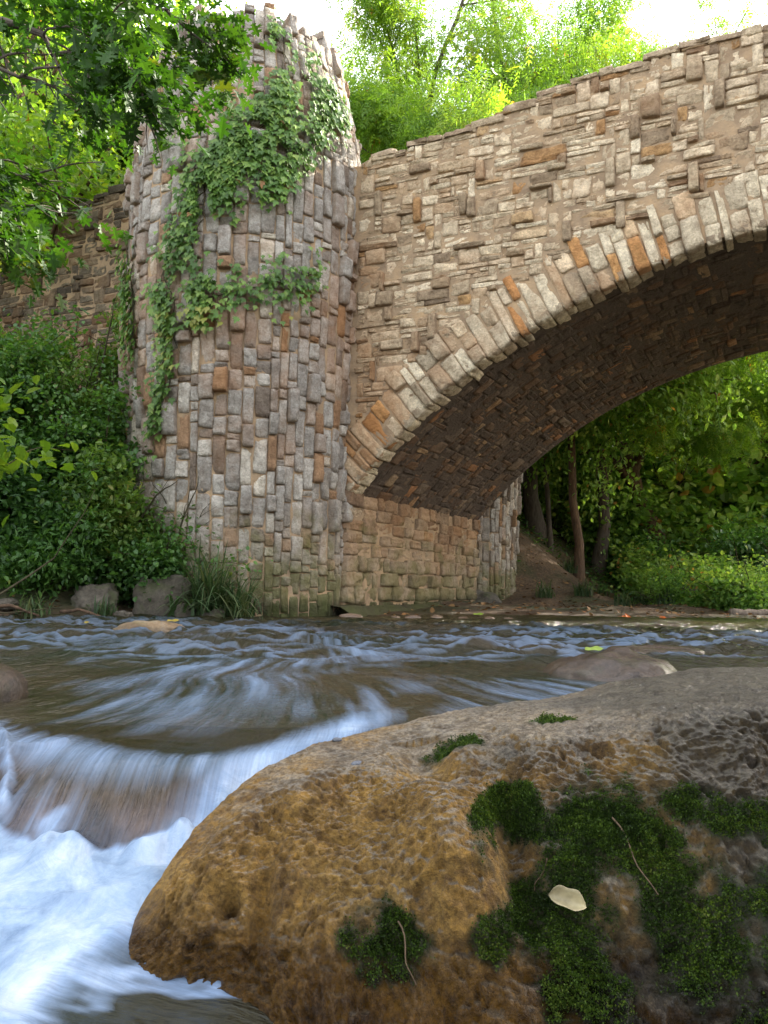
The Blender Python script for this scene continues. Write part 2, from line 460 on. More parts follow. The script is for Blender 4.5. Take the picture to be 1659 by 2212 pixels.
# flush ends: drop pieces that would hang over the opening
keep = (np.hypot((stA[:, 0] + stA[:, 1]) / 2 - AS, stA[:, 2] - AZ) > AR + 0.3) | (stA[:, 0] > 10.95)
zc = (stA[:, 2] + stA[:, 3]) / 2; sc_ = (stA[:, 0] + stA[:, 1]) / 2
rust = np.clip(rg.uniform(0, 0.75, len(stA)) + 0.8 * np.exp(-((sc_) / 1.5) ** 2) * ss(4.0, 2.4, zc), 0, 1.3)
add_stones(mb, stA[keep], facemap, rg, tn[keep], rust[keep])
mb.build('wall', M_FACE, bridge)
# --- ragged coping stones on both parapets
for (wa, wb2, fl) in ((-0.02, 0.42, 1), (BW - 0.42, BW + 0.02, 0)):
    s = 0.02; mb = MB()
    while s < 11.5:
        L = rg.uniform(0.12, 0.42); h = rg.uniform(0.05, 0.12); zt = float(ptop(s + L / 2)) + rg.uniform(-0.035, 0.055)
        # a stone as a box: top pillow + sides by two pillows
        add_stones(mb, [(s, s + L - 0.01, wa - 0.01, wb2, 0.0)], lambda a, b, c, z=zt: sw(a, b, z + c), rg, np.array([rg.uniform(0.1, 0.5)]), np.array([0.2]), flip=True)
        if fl:
            add_stones(mb, [(s, s + L - 0.01, zt - h, zt - 0.002, 0.022 + rg.uniform(0, 0.02))], facemap, rg, np.array([rg.uniform(0.1, 0.55)]), np.array([0.2]))
        s += L
    mb.build('coping', M_FACE, bridge)
# --- arch ring (voussoirs)
mb = MB()
th0 = math.pi - math.acos((AS + 0.085) / AR)      # angle at left springing
def ringmap(a, b, c):
    th = th0 - a / AR; r = AR + b
    return sw(AS + r * np.cos(th), -c, AZ + r * np.sin(th))
arc = AR * (2 * (th0 - math.pi / 2))
st = []; tone = []; a = 0.02
while a < arc - 0.1:
    wv = rg.uniform(0.085, 0.20); L = rg.uniform(0.46, 0.70) if a > 0.8 else rg.uniform(0.45, 0.6)
    g = 0.006
    k = rg.random()
    cuts = [-0.015, L] if k < 0.3 else ([-0.015, L * rg.uniform(0.35, 0.65), L] if k < 0.92 else [-0.015, L * .33, L * .66, L])
    for q in range(len(cuts) - 1):
        out = rg.uniform(0.016, 0.042) + (0.05 if rg.random() < 0.15 else 0)
        st.append((a + g, a + wv - g, cuts[q] + (g if q else rg.uniform(-0.015, 0.01)), cuts[q + 1] - g, out))
        tv = np.clip(rg.normal(0.58, 0.2), 0.1, 0.85)
        if out > 0.07: tv = rg.uniform(0.18, 0.34)
        if rg.random() < 0.09: tv = rg.uniform(0.86, 0.98)
        tone.append(tv)
    a += wv
st = np.array(st)
near = np.exp(-(st[:, 0] / 1.0) ** 2)
rust = np.clip(rg.uniform(0, 0.7, len(st)) + near, 0, 1.5)
tone = np.array(tone) * (1 - 0.0 * near)
add_stones(mb, st, ringmap, rg, tone, rust, flip=True)
# undersides of the ring stones, seen as the ragged edge of the vault
def softmap(a, b, c):
    th = th0 - a / AR; r = AR - c
    return sw(AS + r * np.cos(th), b, AZ + r * np.sin(th))
und = []
for s_ in st:
    if s_[2] < 0.02: und.append((s_[0], s_[1], -s_[4] + 0.006, rg.uniform(0.15, 0.35), -s_[2]))
add_stones(mb, und, softmap, rg, rg.uniform(0.2, 0.6, len(und)), rg.uniform(0, 0.5, len(und)))
mb.build('arch_ring', M_ARCH, bridge)
# --- vault soffit
mb = MB()
ca_, cw_ = 0.068, 0.072
na, nw = int(arc / ca_), int((BW - 0.36) / cw_)
rects = ashlar(nw, na, np.ones((nw, na), bool), rg, [(2, 5, 1, 2), (3, 7, 1, 2), (2, 3, 2, 3), (3, 5, 2, 4), (1, 2, 2, 4), (1, 2, 1, 2)], [26, 22, 18, 12, 10, 10])
st = [(j0 * ca_ + 0.003, j1 * ca_ - 0.003, 0.36 + i0 * cw_ + 0.003, 0.36 + i1 * cw_ - 0.003, rg.uniform(-0.012, 0.012) + (0.03 if rg.random() < .05 else 0)) for (i0, i1, j0, j1) in rects]
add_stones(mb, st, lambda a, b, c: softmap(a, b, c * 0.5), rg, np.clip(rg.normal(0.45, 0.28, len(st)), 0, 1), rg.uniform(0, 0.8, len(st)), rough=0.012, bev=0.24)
qa = np.linspace(0, arc, 120); G = np.stack([softmap(qa, np.full(120, v), np.full(120, -0.004)) for v in (0.06, BW - 0.01)], 1)
mb.add(G.reshape(-1, 3), gridfaces(120, 2), tone=0.4, rust=0.2, edge=1.0)
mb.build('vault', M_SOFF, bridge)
# --- abutment wall under the springing (both sides)
for side in (0, 1):
    mb = MB()
    def abmap(a, b, c, side=side):
        return sw((-0.085 + c) if side == 0 else (10.925 - c), a, b)
    z = -0.25; st = []
    while z < 1.50:
        h = rg.uniform(0.09, 0.21)
        if z + h > 1.42: h = max(1.53 - z, 0.05)
        w_ = 0.0 - 0.03
        while w_ < BW:
            L = min(rg.uniform(0.16, 0.5), BW - w_)
            if L > 0.04: st.append((w_ + 0.006, w_ + L - 0.006, z + 0.006 + rg.uniform(-0.02, 0.01), z + h - 0.006 + rg.uniform(-0.01, 0.02), rg.uniform(0.0, 0.05) + (0.03 if z < 0.9 and rg.random() < .3 else 0)))
            w_ += L
        z += h
    st = np.array(st)
    add_stones(mb, st, abmap, rg, None, rg.uniform(0.3, 1.1, len(st)), rough=0.02, bev=0.2, flip=(side == 1))
    mb.build('abutment', M_ABUT, bridge)
# ledge of old footing at the water line
V = []; mbl = MB()
n = 60
wv = np.linspace(-0.3, BW + 1.4, n); prof = [(-0.1, 0.16), (0.10, 0.15), (0.22, 0.07), (0.26, -0.2)]
G = np.zeros((n, 4, 3))
for q, (ds, zz) in enumerate(prof):
    nn = fbm(np.c_[wv * 2.5, np.full(n, q * 3.1), np.zeros(n)], 4, 3)
    G[:, q] = sw(-0.085 + ds + nn * 0.07 * (q > 0), wv, zz + nn * 0.03)
mbl.add(G.reshape(-1, 3), gridfaces(n, 4)[:, ::-1], tone=0.3, rust=0.4, edge=0.5)
mbl.build('footing', M_ABUT, bridge)

# --- left wing wall
wing = empty('retaining_wall', tuple(sw(-7.0, 0.3, 0.0)), 'shaded rubble wall running left from the ivy tower, half hidden by shrubs', 'wall')
loft_core('core', list(np.linspace(-14, -2.92, 14)), lambda s: -0.6, wing)
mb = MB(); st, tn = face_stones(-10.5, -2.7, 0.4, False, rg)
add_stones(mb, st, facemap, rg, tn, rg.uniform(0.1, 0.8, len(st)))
s = -10.5
while s < -2.8:
    L = rg.uniform(0.12, 0.42); zt = float(ptop(s + L / 2)) + rg.uniform(-0.05, 0.09)
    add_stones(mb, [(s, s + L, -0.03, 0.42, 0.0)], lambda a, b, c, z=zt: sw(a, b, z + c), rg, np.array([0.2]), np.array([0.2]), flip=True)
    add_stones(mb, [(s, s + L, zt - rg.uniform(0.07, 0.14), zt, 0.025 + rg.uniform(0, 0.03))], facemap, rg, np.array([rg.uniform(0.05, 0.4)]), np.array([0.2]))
    s += L
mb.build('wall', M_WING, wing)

# --- the towers
def trad(z): return np.interp(z, [-0.6, 0.0, 0.3, 1.5, 2.6, 4.0, 5.0, 5.5, 5.9, 6.25, 6.55, 7.1, 7.6], [1.37, 1.36, 1.355, 1.36, 1.405, 1.435, 1.435, 1.42, 1.385, 1.31, 1.235, 1.10, 0.98])
def make_tower(cs, cw, face_dir, ztop, label, rgx, hidden_back=True):
    c0 = sw(np.array(cs), np.array(cw), np.array(0.0))
    root = empty('stone_tower', tuple(c0), label, 'tower', 'round towers on the bridge abutment')
    def tmap(a, b, c, wob=0.0):
        r = trad(b) + c
        return c0[None] + (r * np.cos(a))[:, None] * u3 + (r * np.sin(a))[:, None] * (t3 * face_dir) + b[:, None] * k3
    # core
    zz = np.linspace(-0.6, ztop - 0.42, 40); th = np.linspace(0, 2 * np.pi, 65)[:-1]
    G = np.array([tmap(th, np.full(64, z), np.full(64, 0.0)) for z in zz]).transpose(1, 0, 2)
    Fq = gridfaces(64, 40, True)
    cap = np.arange(64)[None] * 40 + 39
    mesh('core', G.reshape(-1, 3), [Fq, cap], M_MORT, root, smooth=False)
    # rubble stones set on end in upright rows
    mbt = MB(); st = []; tone = []; rust = []; rim = []
    a = 0.0; 
    while a < 2 * np.pi - 0.02:
        wdt = rgx.uniform(0.085, 0.175) / 1.4
        if a + wdt > 2 * np.pi - 0.03: wdt = 2 * np.pi - a
        g = 0.004
        z = -0.3 - rgx.uniform(0, 0.2); zend = ztop + rgx.uniform(-0.22, -0.06) + (rgx.uniform(0.12, 0.22) if rgx.random() < .45 else 0)
        nsplit = 0
        while z < zend - 0.05:
            h = rgx.uniform(0.12, 0.42) if rgx.random() < 0.8 else rgx.uniform(0.06, 0.14)
            last = z + h > zend - 0.08
            if last: h = zend - z
            out = rgx.uniform(0.01, 0.036)
            if rgx.random() < 0.13: out += rgx.uniform(0.035, 0.085)
            if z < 0.9: out = rgx.uniform(0.01, 0.045); 
            n2 = 1
            if h < 0.16 and rgx.random() < .2: n2 = 1
            tv = np.clip(rgx.normal(0.5, 0.24), 0, 0.93)
            if out > 0.05: tv = rgx.uniform(0.3, 0.5)
            if rgx.random() < 0.06: tv = 1.0
            st.append((a + g, a + wdt - g, z + 0.006, z + h - 0.006, out)); tone.append(tv)
            rust.append(rgx.uniform(0, 0.55) + 0.5 * float(np.exp(-((z - 3.1) / 0.8) ** 2)))
            if last: rim.append((a + g, a + wdt - g, z + h, out))
            z += h
        a += wdt
    st = np.array(st)
    add_stones(mbt, st, tmap, rgx, np.array(tone), np.array(rust), rough=0.011, flip=(face_dir > 0))
    mbt.build('wall', M_TOWER, root)
    # tops of the last stones, jagged against the sky
    mbr = MB()
    for (a0, a1, zt, out) in rim:
        rr = float(trad(zt)) + out
        dep = rgx.uniform(0.20, 0.32)
        def capm(a_, b_, c_, zt=zt):
            return c0[None] + (b_ * np.cos(a_))[:, None] * u3 + (b_ * np.sin(a_))[:, None] * (t3 * face_dir) + (zt - 0.012 + c_)[:, None] * k3
        add_stones(mbr, [(a0, a1, rr - dep, rr - 0.004, 0.02)], capm, rgx, np.array([rgx.uniform(0.1, 0.5)]), np.array([0.2]), rough=0.02, flip=(face_dir < 0))
        # flanks and back of each tooth
        n_ = 5; 
        pts = []
        for (aa, bb) in ((a0, rr - 0.02), (a0, rr - dep), (a1, rr - dep), (a1, rr - 0.02)):
            for zq in (zt - 0.45, zt - 0.02):
                pts.append(c0 + bb * math.cos(aa) * u3 + bb * math.sin(aa) * t3 * face_dir + zq * k3)
        mbr.add(np.array(pts), np.array([[0, 1, 3, 2], [2, 3, 5, 4], [4, 5, 7, 6]]), tone=0.3, rust=0.2, edge=0.4)
    mbr.build('battlement', M_TOWER, root)
    return root, tmap
tower, tmap_near = make_tower(TS, TW, -1, 7.14, 'tall round tower of upright limestone blocks, ivy climbing its face, left of the arch', np.random.default_rng(21))
make_tower(-1.14, BW + 1.0, 1, 6.0, 'grey round tower seen through the arch at its far left foot', np.random.default_rng(22))

# ================================================================== ground
WPOLY = np.array([(-60, -40), (-14, 1.0), (-6, 5.9), (-3.9, 7.45), (-2.7, 8.1), (-1.9, 8.65), (-0.9, 9.6), (-0.25, 10.0), (0.5, 10.25), (1.7, 10.75), (3.0, 10.9), (4.6, 11.1), (8, 11.9), (16, 13.2), (60, 20)], float)
def sdist(X, Y, poly=WPOLY):
    """signed distance, positive on the bank side (beyond the water line)"""
    P = np.stack([X, Y], -1); best = np.full(X.shape, 1e9); sg = np.ones(X.shape)
    for a, b in zip(poly[:-1], poly[1:]):
        d = b - a; L2 = (d ** 2).sum(); q = np.clip(((P - a) @ d) / L2, 0, 1)
        r = P - (a + q[..., None] * d); dd = np.hypot(r[..., 0], r[..., 1])
        crs = d[0] * r[..., 1] - d[1] * r[..., 0]
        m_ = dd < best; best = np.where(m_, dd, best); sg = np.where(m_, np.sign(crs), sg)
    return best * sg
def ground_h(X, Y):
    d = sdist(X, Y)
    rx, ry = X - J[0], Y - J[1]
    s = rx * u3[0] + ry * u3[1]; w_ = rx * t3[0] + ry * t3[1]
    left = ss(-1.2, -2.6, s)                             # bank left of the tower
    hb = np.where(d > 0, 0.10 * ss(0, 0.25, d) + 2.35 * ss(0.1, 4.6, d) + 1.4 * ss(4.5, 12, d), np.maximum(d * 0.5, -0.7))
    bar = np.where(d > 0, 0.045 * ss(0, 0.6, d) + 0.05 * ss(0.6, 4, d), np.maximum(d * 0.35, -0.7))
    back = 2.4 * ss(2.2, -2.2, s) * ss(5.0, 7.6, w_) + 1.4 * ss(9, 24, w_) + 5.0 * ss(20, 60, w_)
    rb = 1.6 * ss(10, 14, s) * (d > 0)
    h = left * hb + (1 - left) * (bar + np.where(d > 0, np.maximum(back, rb), 0))
    # right-hand bank of the creek (out of frame) and land behind the camera
    rbk = 2.2 * ss(9.5, 15, X) * ss(12, 5, Y) + 2.0 * ss(-10, -18, Y)
    h = np.maximum(h, -0.7 + np.where(rbk > 0, rbk * 1.6, 0))
    nz = fbm(np.stack([X * 0.8, Y * 0.8, 0 * X], -1).reshape(-1, 3), 5, 5).reshape(X.shape)
    return h + WL - 0.012 + nz * 0.10 * ss(0.2, 2.0, d) + nz * 0.03
gx = np.concatenate([-np.geomspace(300, 9, 30), np.linspace(-8.8, 14, 260), np.geomspace(14.3, 300, 30)])
gy = np.concatenate([-np.geomspace(300, 3, 16), np.linspace(-2.5, 6, 30)[:-1], np.linspace(6, 26, 230), np.geomspace(26.3, 500, 30)])
GX, GY = np.meshgrid(gx, gy, indexing='ij'); GZ = ground_h(GX, GY)
def ground_mat():
    m, nt, out = newmat('creek_bank_soil'); N = NT(nt); P = N.pos(); z = N.sep(P)[2]
    n1 = N.noise(P, 1.2, 6, 0.65)
    c = N.ramp(n1, [(0.3, (0.055, 0.040, 0.024)), (0.5, (0.12, 0.082, 0.05)), (0.68, (0.17, 0.11, 0.065))])
    lit = N.noise(P, 24, 5, 0.75)
    c = N.mix(0.8, c, N.ramp(lit, [(0.32, (0.4, 0.4, 0.38)), (0.5, (1, 1, 1)), (0.66, (1.9, 1.7, 1.4))]), 'MULTIPLY')
    gr = N.maprange(N.noise(P, 0.7, 4), 0.48, 0.6)
    c = N.mix(N.math('MULTIPLY', gr, 0.65), c, (0.035, 0.06, 0.016))
    wet = N.maprange(z, WL + 0.02, WL + 0.10, 1.0, 0.0)
    c = N.mix(wet, c, N.mix(1.0, c, (0.55, 0.5, 0.45), 'MULTIPLY'))
    b = N.principled(c, N.maprange(wet, 0, 1, 0.92, 0.5), N.bump(N.noise(P, 14, 8, 0.7), 1.0, 0.06), 0.3)
    N.l(b.outputs[0], out.inputs[0]); return m
M_GROUND = ground_mat()
g_o = mesh('ground', np.stack([GX, GY, GZ], -1).reshape(-1, 3), gridfaces(len(gx), len(gy)), M_GROUND)
tag(g_o, kind='structure')
def gz(x, y): return float(ground_h(np.array([[float(x)]]), np.array([[float(y)]]))[0, 0])

# ================================================================== water
LIPX = np.array([-3.0, -1.7, -1.25, -0.95, -0.78, -0.62, -0.49, -0.38, -0.28, -0.18, -0.08, 0.1, 3.0])
LIPY = np.array([2.95, 2.70, 2.55, 2.34, 2.22, 2.10, 2.06, 2.08, 2.16, 2.26, 2.30, 2.2, 2.2])
def water_fields(X, Y):
    P = np.stack([X, Y, 0 * X], -1).reshape(-1, 3); sh = X.shape
    f_ = lambda sx, sy, o, sd: fbm(P * np.array([sx, sy, 1.0]), o, sd).reshape(sh)
    up = WL - 0.045 * ss(3.6, 2.2, Y)
    # chop of the riffle
    amp = 0.050 * ss(3.6, 5.2, Y) * (1 - 0.7 * ss(7.5, 9.5, Y)) + 0.004
    wx = X + 0.25 * f_(1.1, 1.1, 2, 31); 
    Pw = np.stack([wx, Y, 0 * X], -1).reshape(-1, 3)
    r1 = 1 - np.abs(fbm(Pw * np.array([3.4, 4.6, 1]), 3, 41).reshape(sh)) * 2.4
    chop = amp * (r1 * 0.7 + 0.8 * f_(5, 8, 3, 43)) + amp * 0.18 * f_(12, 16, 3, 46)
    chop = chop + 0.0035 * f_(22, 26, 2, 44) * ss(2.6, 3.6, Y)
    # standing hump where the water fans out over a sunken rock
    hx, hy = -0.62, 5.3
    hump = 0.05 * np.exp(-(((X - hx) / 0.85) ** 2 + ((Y - hy) / 0.6) ** 2)) + 0.018 * np.exp(-(((X + 0.45) / 0.45) ** 2 + ((Y - 3.1) / 0.6) ** 2))
    hump = hump - 0.03 * np.exp(-(((X + 1.1) / 0.5) ** 2 + ((Y - 3.2) / 0.7) ** 2)) - 0.018 * np.exp(-(((X + 0.35) / 0.35) ** 2 + ((Y - 2.55) / 0.28) ** 2))
    # polar flow coordinates around the head of the fan
    rx, ry = X - (-0.55) + 0.10 * f_(1.0, 1.4, 2, 53), Y - 6.3
    rr = np.hypot(rx, ry); an = np.arctan2(rx / (0.7 + 0.16 * np.maximum(-ry, 0)), -ry)
    fan = np.exp(-(an / 0.45) ** 4) * ss(0.5, 1.3, rr) * ss(2.1, 2.7, Y)
    streakP = np.stack([an * 62 + 1.0 * f_(1.2, 1.2, 2, 52), rr * 1.6, 0 * X], -1).reshape(-1, 3)
    streak = fbm(streakP, 4, 51).reshape(sh)
    # drop at the little cascade
    lip = np.interp(X, LIPX, LIPY) + 0.05 * f_(3.0, 0.2, 3, 61)
    wf = np.interp(X, [-2.5, -1.3, -0.9, -0.5, -0.2], [0.8, 0.60, 0.42, 0.24, 0.22])
    g_ = (lip - Y) / wf                                  # 0 at the lip, 1 at the foot of the fall
    t_ = ss(0.05, 1.05, g_)
    low = -0.035 * np.exp(-((X + 0.30) / 0.16) ** 2 - ((Y - 1.40) / 0.14) ** 2) - 0.135 + (Y - 1.95) * 0.13 - 0.10 * ss(-0.30, 0.05, X) * ss(1.6, 1.4, Y)
    lump = f_(5, 5, 4, 71); l2 = 1 - np.abs(f_(9, 9, 3, 72)) * 2
    edge = np.exp(-((g_ - 1.15) / 0.22) ** 2)
    foamz = low + 0.028 * lump + 0.008 * l2 + 0.004 * f_(22, 16, 2, 76) + edge * (0.050 * np.maximum(f_(9, 4, 3, 73) + 0.3, 0) ** 1.3 * 1.6 + 0.006)
    calm = ss(-0.56, -0.42, X + 0.06 * f_(6, 6, 3, 77)) * ss(1.56, 1.44, Y + 0.05 * f_(5, 5, 2, 78))      # dark pool by the boulder
    foamz = foamz * (1 - calm) + (low - 0.01 + 0.008 * f_(9, 9, 3, 75)) * calm
    up = up + chop + hump + 0.006 * streak * fan
    rill = 0.010 * f_(28, 2.0, 3, 81) * t_ * (1 - t_) * 4
    H = up * (1 - t_) + foamz * t_ + rill
    # thin thrown strands of water over the broken left part of the fall
    strand = np.zeros(sh); sf = np.zeros(sh)
    for pl, wd_, hh_ in (([(-1.06, 2.36), (-0.97, 2.20), (-0.90, 2.06), (-0.86, 1.94), (-0.84, 1.86)], 0.013, 0.028), ([(-1.45, 2.06), (-1.18, 2.13), (-0.98, 2.17), (-0.82, 2.20)], 0.012, 0.022),
                         ([(-1.25, 1.92), (-1.08, 2.05), (-0.98, 2.16)], 0.014, 0.03), ([(-0.42, 1.85), (-0.40, 1.79)], 0.022, 0.030), ([(-0.72, 1.88), (-0.70, 1.82)], 0.03, 0.018)):
        pl = np.array(pl); dm = np.full(sh, 9.0)
        for a_, b_ in zip(pl[:-1], pl[1:]):
            d_ = b_ - a_; q_ = np.clip(((X - a_[0]) * d_[0] + (Y - a_[1]) * d_[1]) / (d_ @ d_), 0, 1)
            dm = np.minimum(dm, np.hypot(X - a_[0] - q_ * d_[0], Y - a_[1] - q_ * d_[1]))
        dm = dm + 0.012 * f_(14, 14, 3, 87)
        e_ = np.exp(-(np.maximum(dm, 0) / wd_) ** 2); strand = np.maximum(strand, e_ * hh_ * (0.75 + 0.5 * f_(20, 20, 2, 88))); sf = np.maximum(sf, np.exp(-(np.maximum(dm, 0) / (wd_ * 1.5)) ** 2))
    H = H + strand + 0.02 * np.exp(-(((X + 1.15) / 0.25) ** 2 + ((Y - 2.15) / 0.16) ** 2)) * t_
    # ---- white water and painted sky reflections, in one mask
    crest = ss(0.35, 0.95, r1) * ss(3.4, 4.4, Y) * ss(9.0, 6.0, Y) * ss(-0.55, 0.15, f_(0.8, 1.0, 3, 91))
    fo = 0.36 * crest  # crests brightened in place of sky mirrored by steep wavelets
    patch = ss(-0.25, 0.45, f_(1.5, 1.3, 3, 95))
    fo = np.maximum(fo, fan * (0.10 + 0.44 * patch) * ss(-1.0, 1.1, streak))
    lipband = np.exp(-((g_ - 0.16) / 0.30) ** 2)
    strk2 = f_(30, 1.6, 4, 97)
    fo = np.maximum(fo, lipband * (0.40 + 0.32 * f_(44, 1.2, 4, 96) + 0.5 * f_(2.2, 2, 2, 98)))
    chute = np.exp(-(((X + 0.27) - (Y - 2.1) * 0.42) / 0.10) ** 2) * ss(2.9, 2.5, Y)
    fo = np.maximum(fo, chute * (0.75 + 0.35 * strk2))
    face = t_ * ss(1.25, 0.95, g_)
    fo = np.maximum(fo, face * (0.16 + 0.5 * np.maximum(strk2, 0)))
    pool = ss(0.92, 1.12, g_ + 0.16 * f_(11, 1, 3, 99)) * (1 - calm)
    fo = np.maximum(fo, pool)
    fo = np.maximum(fo, sf * (0.5 + 0.4 * f_(18, 18, 2, 89)))
    fo = fo + calm * 0.55 * ss(0.1, 0.5, f_(7, 14, 3, 101))  # bluish sky highlights painted onto the dark pool
    brown = face * ss(0.20, 0.45, g_)
    flow = np.stack([np.where(Y > 2.5, an * 14, X * 12) , np.where(Y > 2.5, rr, Y), 0 * X], -1)
    lowp = (g_ > 1.3)[..., None]
    flow = np.where(lowp, np.stack([Y * 11 + 2 * X, X * 3.5, 0 * X], -1), flow)
    return H, np.clip(fo, 0, 1), brown, flow, pool
azs = np.concatenate([np.linspace(-1.35, -0.52, 60)[:-1], np.linspace(-0.52, 0.52, 620), np.linspace(0.52, 1.35, 60)[1:]])
ds = np.concatenate([np.linspace(0.3, 1.1, 20)[:-1], np.geomspace(1.1, 13, 640), np.geomspace(13.2, 60, 40)])
AZs, DS = np.meshgrid(azs, ds, indexing='ij')
WX, WY = DS * np.tan(AZs), DS
WZ, FO, BR, FL, POOL = water_fields(WX, WY)
def water_mat():
    m, nt, out = newmat('creek_water'); N = NT(nt); P = N.pos()
    foam = N.attr('foam'); br = N.attr('brown'); flow = N.attr('flow', 'Vector')
    st = N.noise(N.scalev(flow, (1.0, 1.2, 1.0)), 3.0, 5, 0.6)
    st2 = N.noise(N.scalev(flow, (4.0, 1.5, 1.0)), 3.0, 4, 0.6)
    fine = N.noise(P, 18, 5, 0.6)
    deep = N.ramp(N.noise(P, 1.1, 3), [(0.35, (0.014, 0.018, 0.007)), (0.65, (0.040, 0.030, 0.015))])
    deep = N.mix(br, deep, N.ramp(N.noise(P, 7, 5), [(0.35, (0.025, 0.018, 0.015)), (0.65, (0.11, 0.072, 0.05))]))
    h = N.math('ADD', N.math('MULTIPLY', st, 1.0), N.math('ADD', N.math('MULTIPLY', st2, 0.35), N.math('MULTIPLY', fine, 0.35)))
    nm = N.bump(h, 0.9, 0.045)
    wat = N.principled(deep, 0.13, nm, 0.5); wat.inputs['IOR'].default_value = 1.333
    # soft, streaked white water, with sky reflection painted into its colour
    fs = N.math('ADD', foam, N.math('MULTIPLY', N.math('SUBTRACT', st2, 0.5), N.math('MULTIPLY', foam, 0.9)))
    fac = N.maprange(fs, 0.08, 0.85)
    fc = N.ramp(N.noise(N.scalev(P, (1.0, 0.6, 1.0)), 5, 8, 0.7, 1.2), [(0.30, (0.10, 0.16, 0.25)), (0.46, (0.20, 0.28, 0.38)), (0.58, (0.30, 0.37, 0.46)), (0.72, (0.40, 0.45, 0.51))])
    fc = N.mix(N.maprange(foam, 0.55, 0.95, 0.75, 0.0), fc, (0.20, 0.30, 0.46))  # weaker parts tinted blue to stand for reflected sky
    nf = N.bump(N.noise(P, 12, 6, 0.6, 0.8), 0.4, 0.03)
    fm = N.principled(fc, 0.55, nf, 0.4)
    fm.inputs['Subsurface Weight'].default_value = 0.0
    mx = N.n('ShaderNodeMixShader'); N.l(fac, mx.inputs[0]); N.l(wat.outputs[0], mx.inputs[1]); N.l(fm.outputs[0], mx.inputs[2])
    N.l(mx.outputs[0], out.inputs[0]); return m
M_WATER = water_mat()
w_o = mesh('water', np.stack([WX, WY, WZ], -1).reshape(-1, 3), gridfaces(len(azs), len(ds)), M_WATER, attrs={'foam': FO.ravel(), 'brown': BR.ravel(), 'flow': FL.reshape(-1, 3)})
tag(w_o, kind='structure')

# ================================================================== rocks
def rock(name, cx, cy, z0, rx, ry, rz, mat, label, cat='rock', group=None, seed=0, rot=0.0, amp=0.22, n=70, parent=None, squash=2.4):
    th = np.linspace(0, 2 * np.pi, n + 1)[:-1]; ph = np.linspace(0, np.pi, n // 2)
    T, Pp = np.meshgrid(th, ph, indexing='ij')
    D = np.stack([np.sin(Pp) * np.cos(T), np.sin(Pp) * np.sin(T), np.cos(Pp)], -1).reshape(-1, 3)
    k = (np.abs(D) ** squash).sum(1) ** (-1 / squash)
    r = k * (1 + amp * fbm(D * 1.6 + seed * 7.1, 3, seed) + amp * 0.35 * fbm(D * 6 + seed, 4, seed + 3))
    V = D * r[:, None] * np.array([rx, ry, rz]); c, s = math.cos(rot), math.sin(rot)
    V = V @ np.array([[c, s, 0], [-s, c, 0], [0, 0, 1]]) + np.array([cx, cy, z0])
    o = mesh(name, V, gridfaces(n, len(ph), True), mat, parent)
    if parent is None: tag(o, label, cat, group)
    return o

# --- the big boulder in front
BX = np.array([-0.47, -0.455, -0.43, -0.37, -0.28, -0.145, 0.024, 0.21, 0.476, 0.617, 0.9, 1.11, 1.6, 2.1, 2.3])
BR_ = np.array([(1.52, -0.30), (1.52, -0.25), (1.56, -0.165), (1.66, -0.075), (1.82, 0.00), (2.0, 0.046), (2.15, 0.062), (2.25, 0.092), (2.3, 0.122), (2.35, 0.155), (2.4, 0.20), (2.42, 0.205), (2.4, 0.22), (2.2, 0.05), (2.0, -0.35)])
BE = np.array([(1.50, -0.30), (1.50, -0.27), (1.50, -0.20), (1.54, -0.13), (1.62, -0.05), (1.70, 0.00), (1.74, 0.035), (1.74, 0.07), (1.72, 0.115), (1.72, 0.148), (1.72, 0.182), (1.70, 0.185), (1.7, 0.2), (1.7, 0.05), (1.8, -0.35)])
BM = np.array([(1.49, -0.33), (1.48, -0.30), (1.46, -0.25), (1.46, -0.22), (1.47, -0.17), (1.50, -0.13), (1.52, -0.09), (1.52, -0.06), (1.53, -0.03), (1.55, -0.01), (1.56, 0.0), (1.56, 0.0), (1.55, 0.0), (1.6, -0.1), (1.7, -0.38)])
BB = np.array([(1.48, -0.45), (1.44, -0.45), (1.42, -0.45), (1.38, -0.45), (1.36, -0.45), (1.28, -0.45), (1.19, -0.45), (1.12, -0.45), (1.08, -0.45), (1.05, -0.45), (1.05, -0.45), (1.05, -0.45), (1.2, -0.45), (1.4, -0.45), (1.7, -0.5)])
